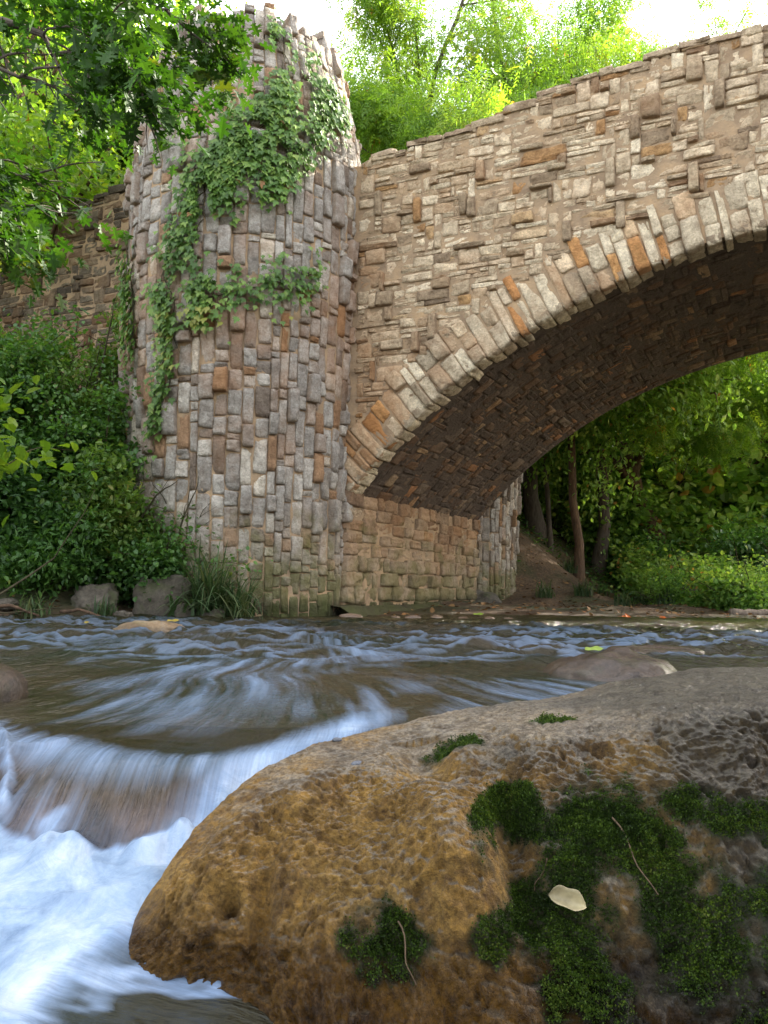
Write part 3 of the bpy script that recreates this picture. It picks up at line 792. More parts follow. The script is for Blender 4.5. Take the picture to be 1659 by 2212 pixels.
def boulder_surface(nx_=760, nt_=420):
    xs = np.interp(np.linspace(0, 1, nx_), np.linspace(0, 1, 400), np.interp(np.linspace(0, 1, 400) ** 1.0, [0, 0.12, 0.75, 1.0], [-0.47, -0.36, 1.15, 2.3]))
    def I(T, c):
        v = np.interp(xs, BX, T[:, c]); k = np.hanning(31); k /= k.sum()
        return np.convolve(np.pad(v, 15, mode='edge'), k, 'valid')
    R_, E_, M_, B_ = [(I(T, 0), I(T, 1)) for T in (BR_, BE, BM, BB)]
    K = [(R_[0] + 0.55, R_[1] * 0 - 0.45), (R_[0] + 0.30, np.minimum(R_[1] - 0.10, 0.0)), R_, E_, M_, B_]
    tk = np.array([0, 0.10, 0.24, 0.48, 0.76, 1.0]); tq = np.linspace(0, 1, nt_)
    Yc = np.array([np.interp(tq, tk, [k[0][i] for k in K]) for i in range(nx_)]); Zc = np.array([np.interp(tq, tk, [k[1][i] for k in K]) for i in range(nx_)])
    kk = np.hanning(61); kk /= kk.sum()
    sm = lambda A: np.array([np.convolve(np.pad(r, 30, mode='edge'), kk, 'valid') for r in A])
    Yc, Zc = sm(Yc), sm(Zc)
    X = np.broadcast_to(xs[:, None], Yc.shape)
    P = np.stack([X, Yc, Zc], -1)
    du = np.gradient(P, axis=0); dv = np.gradient(P, axis=1); Nn = np.cross(du, dv); Nn /= np.linalg.norm(Nn, axis=-1)[..., None] + 1e-9
    if Nn[nx_ // 2, int(nt_ * .6), 1] > 0: Nn = -Nn
    Q = P.reshape(-1, 3)
    w1 = fbm(Q * 2.6, 3, 201); warp = np.stack([fbm(Q * 4, 2, 301), fbm(Q * 4, 2, 302), fbm(Q * 4, 2, 303)], -1) * 0.12
    rid = 1 - np.abs(fbm((Q + warp) * np.array([4.5, 5, 3.2]), 4, 211)) * 2
    pits = np.minimum(0, fbm((Q + warp) * 9, 3, 221) + 0.18)
    d = 0.034 * w1 + 0.014 * rid + 0.040 * pits + 0.009 * fbm(Q * 18, 4, 231) + 0.012 * (1 - 2 * np.abs(fbm((Q + warp) * 38, 4, 241))) + 0.006 * fbm(Q * 95, 2, 245)
    nA = fbm((Q + warp * 0.6) * 15, 3, 251); nB = fbm((Q + warp) * 7, 3, 252); nC = fbm(Q * 34, 2, 253)
    d = d - 0.013 * ss(0.32, 0.50, nA) - 0.010 * np.exp(-(nB / 0.035) ** 2) * ss(-0.1, 0.3, nA + 0.4 * nC) 
    # named lumps and hollows of this stone:  x, z, radius x, radius z, amount
    for (x0, z0, ax, az_, am) in ((0.13, -0.07, 0.075, 0.085, 0.075), (0.10, 0.045, 0.055, 0.028, -0.085), (0.245, -0.04, 0.035, 0.09, -0.085), (-0.26, -0.14, 0.02, 0.015, -0.07), (-0.20, -0.15, 0.02, 0.05, -0.045), (0.55, 0.03, 0.30, 0.05, 0.02), (0.42, -0.16, 0.12, 0.05, -0.03)):
        g_ = np.exp(-((Q[:, 0] - x0) / ax) ** 2 - ((Q[:, 2] - z0) / az_) ** 2) * (Q[:, 1] < 1.95)
        d = d + am * g_
    tt_ = np.broadcast_to(tq[None], Yc.shape).ravel()
    d = d * (0.15 + 0.85 * ss(-0.46, -0.34, Q[:, 0])) * ss(0.0, 0.12, tt_) * (0.30 + 0.70 * ss(0.36, 0.56, tt_))
    Pd = Q + Nn.reshape(-1, 3) * d[:, None]
    return Pd, Nn.reshape(-1, 3), nx_, nt_, d
bP, bN, bnx, bnt, bD = boulder_surface()
MOSS = [(0.40, -0.035, 0.17, 0.075), (0.33, -0.16, 0.11, 0.075), (0.52, -0.13, 0.10, 0.10), (0.60, 0.02, 0.10, 0.035), (0.24, 0.005, 0.06, 0.022), (0.02, -0.155, 0.065, 0.045), (0.66, -0.16, 0.05, 0.04), (0.80, 0.04, 0.07, 0.025), (0.20, -0.15, 0.05, 0.03), (0.70, -0.06, 0.03, 0.05), (0.75, -0.12, 0.14, 0.09), (0.95, 0.05, 0.14, 0.06), (0.85, -0.05, 0.10, 0.04)]
MOSS_TOP = [(0.15, 1.84, 0.07, 0.06), (0.40, 1.95, 0.06, 0.05)]
def moss_mask(Q, Nn):
    n1 = fbm(Q * 12, 4, 401); m = np.full(len(Q), -1.5)
    for (x0, z0, ax, az_) in MOSS:
        m = np.maximum(m, np.where(Q[:, 1] < 1.8, 1.05 - ((Q[:, 0] - x0) / ax) ** 2 - ((Q[:, 2] - z0) / az_) ** 2, -9))
    for (x0, y0, ax, ay) in MOSS_TOP:
        m = np.maximum(m, 0.5 - ((Q[:, 0] - x0) / ax) ** 2 - ((Q[:, 1] - y0) / ay) ** 2)
    return np.where(m > -1.0, np.maximum(m, -1.2) + 1.7 * n1 + 0.5 * fbm(Q * 30, 2, 402), -2.0), m
mm, mell = moss_mask(bP, bN)
grn = ss(-0.7, 0.5, mm) * 0.92
def boulder_mat():
    m, nt, out = newmat('boulder_travertine'); N = NT(nt); P = N.pos(); xyz = N.sep(P); z = xyz[2]; mo = N.attr('moss')
    n1 = N.noise(P, 4.5, 7, 0.65, 0.5)
    c = N.ramp(n1, [(0.26, (0.07, 0.038, 0.009)), (0.38, (0.18, 0.098, 0.018)), (0.5, (0.31, 0.176, 0.033)), (0.72, (0.38, 0.235, 0.060))])
    # paler grey upper side: light on the top painted into the colour
    nrm = N.sep(N.n('ShaderNodeNewGeometry').outputs['Normal'])[2]
    top = N.maprange(N.math('ADD', N.math('ADD', nrm, N.math('MULTIPLY', N.noise(P, 7, 5), 0.8)), N.math('MULTIPLY', xyz[0], 0.42)), 1.08, 1.38)
    c = N.mix(N.math('MULTIPLY', top, 0.75), c, N.ramp(N.noise(P, 40, 4, 0.7), [(0.38, (0.15, 0.13, 0.095)), (0.62, (0.36, 0.335, 0.28))]))
    # mossy darkness plus painted deep shade, stronger to the right
    dark_r = N.maprange(N.math('ADD', N.noise(P, 3.2, 5, 0.6), N.math('MULTIPLY', xyz[0], 0.55)), 0.62, 0.84)
    c = N.mix(N.math('MULTIPLY', dark_r, 0.92), c, N.mix(top, (0.036, 0.027, 0.011), (0.12, 0.108, 0.082)))
    n2 = N.noise(P, 85, 6, 0.8)
    c = N.mix(0.9, c, N.ramp(n2, [(0.37, (0.46, 0.40, 0.32)), (0.5, (1, 1, 1)), (0.63, (1.45, 1.38, 1.22))]), 'MULTIPLY')
    c = N.mix(0.8, c, N.ramp(N.noise(P, 19, 5, 0.7, 0.8), [(0.36, (0.50, 0.44, 0.36)), (0.5, (1, 1, 1)), (0.64, (1.3, 1.26, 1.15))]), 'MULTIPLY')
    c = N.mix(mo, c, (0.020, 0.032, 0.005))
    wet = N.maprange(N.math('ADD', z, N.math('MULTIPLY', n1, -0.14)), -0.27, -0.21, 1.0, 0.0)
    wtop = N.math('MULTIPLY', N.maprange(xyz[0], 0.25, 0.6), N.maprange(N.math('ADD', nrm, N.math('MULTIPLY', N.noise(P, 12, 3), 0.5)), 0.70, 1.0))
    wa = N.math('MAXIMUM', wet, N.math('MULTIPLY', wtop, 0.9))
    c = N.mix(wet, c, N.mix(1.0, c, (0.40, 0.36, 0.32), 'MULTIPLY'))
    h = N.math('ADD', N.noise(P, 48, 8, 0.75), N.math('MULTIPLY', N.noise(P, 160, 4, 0.6), 0.3))
    b = N.principled(c, N.maprange(wa, 0, 1, 0.80, 0.22), N.bump(h, 1.0, 0.045), 0.45)
    N.l(b.outputs[0], out.inputs[0]); return m
boulder = empty('boulder', (0.5, 1.6, -0.3), 'huge tan boulder with dark green moss, close in front of the cascade', 'boulder')
bo = mesh('stone', bP, gridfaces(bnx, bnt), boulder_mat(), boulder, {'moss': grn})
# --- moss: tiny leafy sprigs on the stone
def leaves_mesh(name, C, T, Nrm, size, tmpl, mat, parent=None, tint=None):
    """C centres, T tip direction, Nrm approx normal; tmpl (verts, [faces])"""
    tv, tf = tmpl; tv = np.asarray(tv, float); n = len(C)
    T = T / (np.linalg.norm(T, axis=1)[:, None] + 1e-9)
    S = np.cross(T, Nrm); S /= np.linalg.norm(S, axis=1)[:, None] + 1e-9
    Nn = np.cross(S, T)
    size = np.broadcast_to(np.asarray(size, float), (n,))
    V = C[:, None] + size[:, None, None] * (tv[None, :, 0, None] * S[:, None] + tv[None, :, 1, None] * T[:, None] + tv[None, :, 2, None] * Nn[:, None])
    Fs = [(np.asarray(f)[None] + (np.arange(n) * len(tv))[:, None, None]).reshape(-1, np.asarray(f).shape[1]) for f in tf]
    tint = rng.uniform(0, 1, n) ** 1.3 if tint is None else tint
    return mesh(name, V.reshape(-1, 3), Fs, mat, parent, {'tint': np.repeat(tint, len(tv))}, smooth=False)

L_SIMPLE = ([(0, 0, 0), (0.26, 0.30, 0.07), (0.22, 0.68, 0.05), (0, 1, -0.08), (-0.22, 0.68, 0.05), (-0.26, 0.30, 0.07)], [[(0, 1, 2, 3), (0, 3, 4, 5)]])
L_BROAD = ([(0, 0, 0), (0.38, 0.22, 0.08), (0.36, 0.62, 0.05), (0, 1, -0.10), (-0.36, 0.62, 0.05), (-0.38, 0.22, 0.08)], [[(0, 1, 2, 3), (0, 3, 4, 5)]])
def spray_tmpl(pairs=4, w_=0.055, L=0.30, droop=0.30):
    V = []; Fq = []
    for i in range(pairs):
        y = 0.18 + 0.72 * i / (pairs - 1) * 1.0; z = -droop * y * y
        for sx in (-1, 1):
            b = len(V)
            V += [(sx * 0.01, y, z), (sx * (L * .45), y + 0.10 + w_, z - 0.03), (sx * L, y + 0.22, z - 0.11), (sx * (L * .5), y + 0.10 - w_, z - 0.02)]
            Fq.append((b, b + 1, b + 2, b + 3) if sx > 0 else (b, b + 3, b + 2, b + 1))
    b = len(V); V += [(0, 0.86, -droop * .78), (w_, 1.0, -droop), (0, 1.2, -droop * 1.5), (-w_, 1.0, -droop)]; Fq.append((b, b + 1, b + 2, b + 3))
    return (V, [Fq])
L_SPRAY = spray_tmpl()
def half_leaf(outline):
    """outline: list of (x,y) from base to tip on the right side -> two ngons folded on the midrib"""
    n = len(outline); V = [(x, y, 0.18 * x - 0.10 * y * y) for x, y in outline] + [(-x, y, 0.18 * x - 0.10 * y * y) for x, y in outline[1:-1]]
    right = tuple(range(n)); left = (0,) + (n - 1,) + tuple(range(n + n - 3, n - 1, -1))
    return (V, [[right], [left]])
OAK = half_leaf([(0, 0), (0.05, 0.12), (0.20, 0.16), (0.10, 0.27), (0.13, 0.34), (0.42, 0.33), (0.33, 0.42), (0.44, 0.50), (0.16, 0.48), (0.12, 0.57), (0.36, 0.68), (0.26, 0.72), (0.30, 0.82), (0.10, 0.76), (0.09, 0.88), (0, 1.0)])
IVY = half_leaf([(0, 0), (0.22, -0.10), (0.20, 0.08), (0.52, 0.18), (0.36, 0.30), (0.46, 0.52), (0.20, 0.50), (0.14, 0.74), (0, 1.0)])

def pick(n, w_=None): return rng.choice(len(bP), n, p=w_)
wm = ss(-0.35, 0.9, mm) ** 2 * (mell > -1.0); wm = wm * (bP[:, 1] < 2.35)
ids = pick(150000, wm / wm.sum())
Cc = bP[ids] + rng.normal(0, 0.0015, (len(ids), 3)) + bN[ids] * (rng.uniform(0.1, 1.0, len(ids)) * 0.014 * np.clip(1.3 * (0.75 - 2.6 * np.abs(fbm(bP[ids] * 26, 2, 77))), 0.03, 1) * (0.4 + 0.6 * (fbm(bP[ids] * 8, 2, 78) > -0.1)))[:, None]
Td = bN[ids] * 0.9 + rng.normal(0, 0.55, (len(ids), 3)) + np.array([0, 0, 0.35])
M_MOSS = leaf_mat('moss', [(0.0, (0.010, 0.020, 0.004)), (0.4, (0.024, 0.046, 0.006)), (0.7, (0.045, 0.082, 0.009)), (0.9, (0.080, 0.115, 0.014)), (1.0, (0.09, 0.11, 0.02))], 0.3, (1.2, 1.3, 0.6), 0.6, 0.2, 14)
leaves_mesh('moss', Cc, Td, rng.normal(0, 1, (len(ids), 3)), rng.uniform(0.0022, 0.0046, len(ids)), L_BROAD, M_MOSS, boulder, np.clip(rng.uniform(0, 0.7, len(ids)) + 0.45 * fbm(Cc * 18, 3, 79) + 0.12, 0, 1))

# --- dry leaf stranded on the boulder
def nearest_b(x, z, ymax=1.9, y=None):
    if y is None: d = (bP[:, 0] - x) ** 2 + (bP[:, 2] - z) ** 2 + (bP[:, 1] > ymax) * 9
    else: d = (bP[:, 0] - x) ** 2 + (bP[:, 1] - y) ** 2 + (bP[:, 2] < -0.1) * 9
    i = d.argmin(); return bP[i], bN[i]
def simple_mat(name, col, rough=0.6, var=0.3, scale=40, trans=0.0):
    m, nt, out = newmat(name); N = NT(nt); P = N.pos()
    c = N.ramp(N.noise(P, scale, 5, 0.6), [(0.3, tuple(v * (1 - var) for v in col)), (0.7, tuple(v * (1 + var) for v in col))])
    b = N.principled(c, rough, N.bump(N.noise(P, scale * 2, 4), 0.3, 0.003), 0.3)
    if trans:
        t = N.n('ShaderNodeBsdfTranslucent'); N.l(c, t.inputs[0]); mx = N.n('ShaderNodeMixShader'); mx.inputs[0].default_value = trans
        N.l(b.outputs[0], mx.inputs[1]); N.l(t.outputs[0], mx.inputs[2]); N.l(mx.outputs[0], out.inputs[0])
    else: N.l(b.outputs[0], out.inputs[0])
    return m
def curled_leaf(name, loc, nrm, tip, L, Wd, mat, label, cat='leaf', group=None, curl=0.35, stem=True):
    nrm = np.array(nrm, float); nrm /= np.linalg.norm(nrm); tip = np.array(tip, float); tip -= nrm * (tip @ nrm); tip /= np.linalg.norm(tip); sd_ = np.cross(tip, nrm)
    nu, nv = 17, 11; V = []
    for i in range(nu):
        a = i / (nu - 1); wd = Wd * (math.sin(math.pi * min(max(a, 0.0), 1)) ** 0.55) * (1.0 - 0.35 * a) * (1 + 0.10 * math.sin(a * 11)) * 0.5 + 0.0004
        for j in range(nv):
            b = j / (nv - 1) * 2 - 1
            V.append(np.array(loc) + tip * (a - 0.5) * L + sd_ * wd * b + nrm * (curl * wd * (b * b) * 1.1 + 0.12 * L * (a - 0.5) ** 2 * 2 + 0.006 - 0.03 * L * math.cos(a * 9) * b))
    o_ = mesh(name, np.array(V), gridfaces(nu, nv), mat)
    so_ = o_.modifiers.new('thickness', 'SOLIDIFY'); so_.thickness = 0.0006
    tag(o_, label, cat, group); return o_
M_PALELEAF = simple_mat('dry_leaf', (0.36, 0.31, 0.18), 0.5, 0.38, 30, 0.15)
lp, ln = nearest_b(0.31, -0.125)
curled_leaf('fallen_leaf', lp + np.array([0.01, -0.010, 0.010]), (0.1, -0.8, 0.55), (1, 0, -0.35), 0.066, 0.042, M_PALELEAF, 'pale dry curled leaf caught on the moss of the big boulder', 'leaf', None, 1.0)
M_TWIG = simple_mat('twig_bark', (0.075, 0.048, 0.026), 0.8, 0.4, 80)
for (a_, b_, r_, lb) in (((0.30, -0.06), (0.275, -0.115), 0.0014, 'short brown twig just above the dry leaf on the boulder'),
                        ((0.43, 0.0), (0.475, -0.10), 0.0018, 'longer thin twig lying down through the wide moss patch'),
                        ((0.035, -0.13), (0.06, -0.20), 0.0016, 'thin stem lying in the small moss patch at the left of the boulder')):
    mbq = MB(); pa, na = nearest_b(*a_); pb, nb = nearest_b(*b_)
    pts = np.array([pa + (pb - pa) * q + np.array([0.004 * math.sin(q * 7), -0.014 - 0.004 * math.sin(q * 3), 0.003 * math.sin(q * 9)]) for q in np.linspace(0, 1, 9)])
    tube(mbq, pts, np.linspace(r_, r_ * 0.5, 9), 6)
    tag(mbq.build('twig', M_TWIG), lb, 'twig', 'twigs on the boulder')
M_PEB = rock_mat('pebble', [(0.3, (0.07, 0.075, 0.085)), (0.7, (0.16, 0.17, 0.19))], None, 5)
for (x, y, r_, lb) in ((-0.045, 1.80, 0.011, 'small blue grey pebble on the sloping shoulder of the boulder'), (-0.10, 2.00, 0.008, 'tiny dark pebble on the crest of the boulder near the chute')):
    pq, nq = nearest_b(x, 0, y=y)
    rock('pebble', pq[0], pq[1], pq[2] + r_ * 0.3, r_ * 1.5, r_, r_ * 0.6, M_PEB, lb, 'pebble', None, 3, 0.4, 0.15, 24)

# --- other stones in the creek
M_RTAN = rock_mat('creek_rock_tan', [(0.3, (0.13, 0.08, 0.04)), (0.5, (0.28, 0.19, 0.10)), (0.7, (0.36, 0.30, 0.22))], WL - 0.01, 2.0, 0.3)
M_RWET = rock_mat('creek_rock_wet', [(0.3, (0.045, 0.032, 0.022)), (0.5, (0.11, 0.075, 0.048)), (0.7, (0.18, 0.135, 0.095))], WL + 0.12, 2.0, 0.2, 0.3)
M_RGREY = rock_mat('bank_rock_grey', [(0.3, (0.05, 0.042, 0.03)), (0.5, (0.11, 0.092, 0.068)), (0.7, (0.17, 0.15, 0.115))], None, 1.0, 0.45)
rock('rock', -1.66, 5.95, WL + 0.005, 0.25, 0.15, 0.085, M_RTAN, 'flat tan rock with a yellow leaf, standing out of the riffle at left', seed=4)
rock('rock', 1.02, 3.7, WL - 0.055, 0.30, 0.26, 0.155, M_RWET, 'wet brown rock breaking the water just behind the big boulder', seed=5, rot=0.3)
rock('rock', 1.62, 5.0, WL - 0.06, 0.34, 0.22, 0.105, M_RWET, 'dark smooth rock with water sliding over it, far right in the riffle', seed=8)
rock('rock', -1.63, 2.95, WL - 0.12, 0.34, 0.30, 0.22, M_RWET, 'dark wet rock cut by the left edge of the photo above the cascade', seed=9, n=60)
bank_rocks = [(-2.30, 8.75, 0.20, 0.34, 0.24, 0.36, 'tall leaning grey rock on the left bank, largest of the group'),
              (-2.95, 8.55, 0.12, 0.25, 0.20, 0.20, 'rounded mossy rock left of the tall leaning bank rock'),
              (-2.02, 8.50, 0.07, 0.15, 0.12, 0.16, 'narrow upright rock between the leaning rock and the sedge'),
              (-1.72, 8.60, 0.07, 0.26, 0.18, 0.14, 'low flat rock under the drooping sedge blades'),
              (-3.60, 8.00, 0.06, 0.16, 0.10, 0.07, 'small brown rock at the left bank waterline'),
              (-2.55, 8.22, 0.05, 0.12, 0.08, 0.06, 'little brown rock at the water edge below the mossy rock')]
for i, (x, y, dz, a, b, c, lb) in enumerate(bank_rocks):
    rock('rock', x, y, gz(x, y) + dz * 0.45, a * 0.85, b * 0.85, c * 0.85, M_RGREY, lb, 'rock', 'rocks on the left bank', 20 + i, 0.5 * i, 0.32, 70, squash=3.2)
rock('rock', 1.62, 14.2, WL + 0.10, 0.42, 0.25, 0.20, M_RGREY, 'dark rounded rock beside the foot of the far tower', seed=33)
rock('rock', 5.6, 14.8, WL + 0.18, 0.35, 0.25, 0.28, M_RGREY, 'pale rock on the far bank to the right among brush', seed=34)
gravel = [(0.35, 9.55, 0.06, 'pinkish stone'), (0.62, 9.50, 0.07, 'tan stone'), (0.93, 9.55, 0.05, 'cream stone'), (-0.35, 9.25, 0.085, 'flat grey stone'), (1.25, 9.7, 0.05, 'orange stone'), (0.15, 9.45, 0.05, 'brown stone'), (1.45, 9.6, 0.04, 'small dark stone')]
M_GRAV = rock_mat('gravel_stone', [(0.3, (0.22, 0.13, 0.08)), (0.7, (0.42, 0.32, 0.24))], WL - 0.01, 5)
for i, (x, y, r_, lb) in enumerate(gravel):
    rock('pebble', x, y, WL + 0.004, r_ * 1.6, r_, r_ * 0.55, M_GRAV, lb + ' lying in the shallows before the abutment, number %d from the left' % (sorted([g_[0] for g_ in gravel]).index(x) + 1), 'stone', 'stones in the shallows at the abutment', 40 + i, i, 0.2, 26)
print('masonry+rocks done')
#VEG
# ================================================================== vegetation
G_BACK = [(0.0, (0.06, 0.13, 0.025)), (0.4, (0.12, 0.23, 0.035)), (0.75, (0.19, 0.30, 0.045)), (0.95, (0.27, 0.32, 0.05)), (1.0, (0.26, 0.13, 0.03))]
G_DARK = [(0.0, (0.018, 0.055, 0.009)), (0.5, (0.040, 0.105, 0.014)), (0.9, (0.060, 0.120, 0.018)), (1.0, (0.13, 0.15, 0.02))]
G_SHRUB = [(0.0, (0.03, 0.08, 0.022)), (0.5, (0.065, 0.15, 0.036)), (0.9, (0.10, 0.20, 0.04)), (1.0, (0.16, 0.21, 0.04))]
G_IVY = [(0.0, (0.055, 0.12, 0.025)), (0.5, (0.11, 0.21, 0.04)), (0.88, (0.19, 0.29, 0.06)), (0.975, (0.28, 0.28, 0.06)), (1.0, (0.32, 0.07, 0.05))]
M_LBACK = leaf_mat('leaf_backlit', G_BACK, 0.55, (1.7, 1.7, 0.5), 0.45, 0.4, 0.6)
M_LDARK = leaf_mat('leaf_oak', [(p_, tuple(0.72 * v_ for v_ in c_)) for p_, c_ in G_DARK], 0.30, (1.5, 1.7, 0.5), 0.55, 0.25, 1.2)
M_LSHRUB = leaf_mat('leaf_shrub', G_SHRUB, 0.40, (1.5, 1.6, 0.6), 0.42, 0.45, 1.6)
M_LSHRUB2 = leaf_mat('leaf_shrub_yellowish', [(0.0, (0.05, 0.10, 0.02)), (0.5, (0.10, 0.18, 0.035)), (0.9, (0.16, 0.24, 0.05)), (1.0, (0.22, 0.22, 0.06))], 0.40, (1.5, 1.6, 0.6), 0.45, 0.4, 1.6)
M_LUND = leaf_mat('leaf_far_wood', [(0.0, (0.07, 0.15, 0.035)), (0.4, (0.14, 0.27, 0.055)), (0.75, (0.24, 0.37, 0.075)), (0.97, (0.33, 0.40, 0.09)), (1.0, (0.38, 0.22, 0.06))], 0.5, (1.5, 1.5, 0.7), 0.5, 0.4, 0.5)
M_LBRIGHT = leaf_mat('leaf_bright', [(0.0, (0.05, 0.11, 0.012)), (0.5, (0.10, 0.19, 0.018)), (1.0, (0.17, 0.25, 0.03))], 0.5, (1.5, 1.5, 0.5), 0.4, 0.4, 2)
M_IVY = leaf_mat('leaf_ivy', G_IVY, 0.30, (1.3, 1.4, 0.6), 0.45, 0.4, 2.2)
M_GRASS = leaf_mat('sedge_blade', [(0.0, (0.03, 0.06, 0.02)), (0.6, (0.07, 0.12, 0.045)), (1.0, (0.16, 0.17, 0.08))], 0.3, (1.3, 1.4, 0.7), 0.5, 0.3, 2)
M_BARK = bark_mat('bark_grey', (0.045, 0.036, 0.028), (0.12, 0.10, 0.08))
M_BARK2 = bark_mat('bark_brown', (0.05, 0.032, 0.020), (0.15, 0.095, 0.06))
M_STEM = bark_mat('shrub_stem', (0.035, 0.030, 0.016), (0.09, 0.075, 0.04))

def unit(v): return v / (np.linalg.norm(v) + 1e-9)
def grow(mb, p, d, L, r, lev, R, prm, tips):
    n = 5 if lev == 0 else 4
    pts = [np.array(p, float)]; dd = unit(np.array(d, float)); step = L / n
    for i in range(n):
        dd = unit(dd + R.normal(0, prm['wob'], 3) + np.array([0, 0, prm['up'][min(lev, len(prm['up']) - 1)]]))
        pts.append(pts[-1] + dd * step)
    pts = np.array(pts); last = lev >= prm['lev']
    rad = np.linspace(r, r * (0.25 if last else 0.6), n + 1)
    if lev == 0 and prm.get('flare', 1): rad[0] *= 1.35
    if r > prm.get('rmin', 0.0): tube(mb, pts, rad, 8 if lev == 0 else (6 if lev == 1 else 4))
    if lev >= prm['lev'] - 1:
        for q in np.linspace(0.35, 1, prm['ntip']):
            x = q * n; i = min(int(x), n - 1); tips.append((pts[i] + (pts[i + 1] - pts[i]) * (x - i), unit(pts[i + 1] - pts[i])))
    if last: return
    k = prm['kids'][min(lev, len(prm['kids']) - 1)]
    for j in range(k):
        q = prm['from'] + (1 - prm['from']) * (j + R.uniform(0.2, 1)) / k if lev == 0 else R.uniform(0.3, 1.0)
        x = min(q, 0.999) * n; i = int(x); base = pts[i] + (pts[i + 1] - pts[i]) * (x - i); ax = unit(pts[i + 1] - pts[i])
        perp = unit(np.cross(ax, R.normal(0, 1, 3))); ang = math.radians(R.uniform(*prm['ang']))
        nd = ax * math.cos(ang) + perp * math.sin(ang)
        if 'bias' in prm: nd = unit(nd + prm['bias'])
        ri = np.interp(x, np.arange(n + 1), rad) * R.uniform(0.45, 0.7)
        grow(mb, base, nd, L * R.uniform(*prm['ratio']), ri, lev + 1, R, prm, tips)
    # the leader goes on
    grow(mb, pts[-1], dd, L * R.uniform(*prm['ratio']), rad[-1], lev + 1, R, prm, tips)

def foliage(name, tips, per, spread, size, tmpl, mat, parent, R, flat=0.5, droop=0.3, out=0.6, thin=0.0):
    P = np.array([t_[0] for t_ in tips]); D = np.array([t_[1] for t_ in tips]); n = len(P) * per
    # clumps: some twigs carry much more than others
    wgt = R.uniform(0.25, 1.0, len(P)) ** 1.3; wgt = wgt * (fbm(P * 0.9, 2, 7) > -0.35 + thin * 0.6)
    idx = R.choice(len(P), n, p=wgt / wgt.sum())
    C = P[idx] + R.normal(0, 1, (n, 3)) * np.array([spread, spread, spread * 0.75])
    T = D[idx] * out + R.normal(0, 0.6, (n, 3)); T[:, 2] -= droop
    N_ = R.normal(0, 1, (n, 3)) * (1 - flat); N_[:, 2] += flat * 1.6
    s_ = R.uniform(0.65, 1.25, n) * size
    tint = np.clip(R.uniform(0, 1, n) * 0.55 + 0.25 + 0.35 * fbm(C * 0.8, 2, 9), 0, 1); red = R.random(n) < 0.008; tint[red] = 1.0
    return leaves_mesh(name, C, T, N_, s_, tmpl, mat, parent, tint)

def make_tree(name, loc, label, seed, H, r, prm, leaf, bark, cat='tree', group=None, lean=(0, 0, 1)):
    R = np.random.default_rng(seed); root = empty(name, loc, label, cat, group)
    mbt = MB(); tips = []
    grow(mbt, loc, lean, H, r, 0, R, prm, tips)
    mbt.build('trunk', bark, root); foliage('crown', tips, parent=root, R=R, **leaf)
    return root
def copy_tree(src, loc, rz, sc, label):
    r_ = src.copy(); COL.objects.link(r_); r_.location = loc; r_.rotation_euler = (0, 0, rz); r_.scale = (sc, sc, sc); r_['label'] = label
    for ch in list(src.children):
        c_ = ch.copy(); COL.objects.link(c_); c_.parent = r_
    return r_
def bxy(s, w_): q = J + s * u3 + w_ * t3; return q[0], q[1]

PT = dict(lev=3, wob=0.13, up=[0.03, 0.05, 0.0, -0.06], kids=[6, 4, 3], ang=(28, 62), ratio=(0.50, 0.72), ntip=4, rmin=0.004)
PT['from'] = 0.35
GT = 'trees behind the bridge'
LF = dict(per=38, spread=0.28, size=0.25, tmpl=L_SPRAY, mat=M_LBACK, flat=0.55, droop=0.75, out=0.5, thin=0.3)
def at(px, Y, z=None):
    """rough ground point at that bearing"""
    x = (px - 830) / 1789 * Y; return (x, Y, gz(x, Y) - 0.15 if z is None else z)
# three airy trees whose crowns stand over the parapet
ta = make_tree('tree', at(815, 16.5), 'airy yellow green tree just right of the ivy tower, forked dark trunk over the parapet', 101, 4.6, 0.14, dict(PT, kids=[6, 4, 3], ratio=(0.55, 0.75)), LF, M_BARK, group=GT)
tb = make_tree('tree', at(1010, 18.5), 'loose light green tree behind the middle of the parapet', 102, 5.8, 0.15, PT, dict(LF, per=52), M_BARK, group=GT)
tc_ = make_tree('tree', at(1290, 19.0), 'rounded yellow green tree at the right, against the open white sky', 103, 6.0, 0.15, dict(PT, ang=(25, 55)), dict(LF, per=60, thin=0.1), M_BARK, group=GT)
bt = [(ta, 640, 21.0, 2.2, 1.12, 'tall pale tree showing above the tower top'),
      (tb, 1120, 24.0, 1.1, 1.0, 'tree filling the gap between the loose tree and the rounded tree'),
      (tc_, 900, 25.0, 4.0, 1.0, 'distant tree low behind the forked trunk')]
for src, px, Y, rz, sc, lb in bt: copy_tree(src, at(px, Y), rz, sc, lb)
# dense wood left, above the wing wall
PD = dict(PT, lev=3, kids=[7, 4, 3], up=[0.03, 0.03, -0.02, -0.1]); PD['from'] = 0.25
LD = dict(per=34, spread=0.30, size=0.125, tmpl=L_SIMPLE, mat=M_LBACK, flat=0.5, droop=0.5, out=0.6, thin=0.5)
td = make_tree('tree', at(200, 15.0), 'leafy tree behind the left wall, next to the tower', 111, 4.6, 0.16, PD, dict(LD, per=44), M_BARK2, group='trees behind the left wall')
te = make_tree('tree', at(20, 13.0), 'full tree behind the far left end of the wall', 112, 4.2, 0.15, PD, dict(LD, per=44), M_BARK2, group='trees behind the left wall')
copy_tree(te, at(-150, 17.0), 1.3, 1.2, 'tall tree at the left edge behind all other leaves')
copy_tree(td, at(330, 20.0), 2.9, 1.2, 'far tree peeping between the oak leaves and the tower')
copy_tree(te, at(110, 19.5), 4.0, 1.25, 'tall tree deep behind the hanging oak branch')
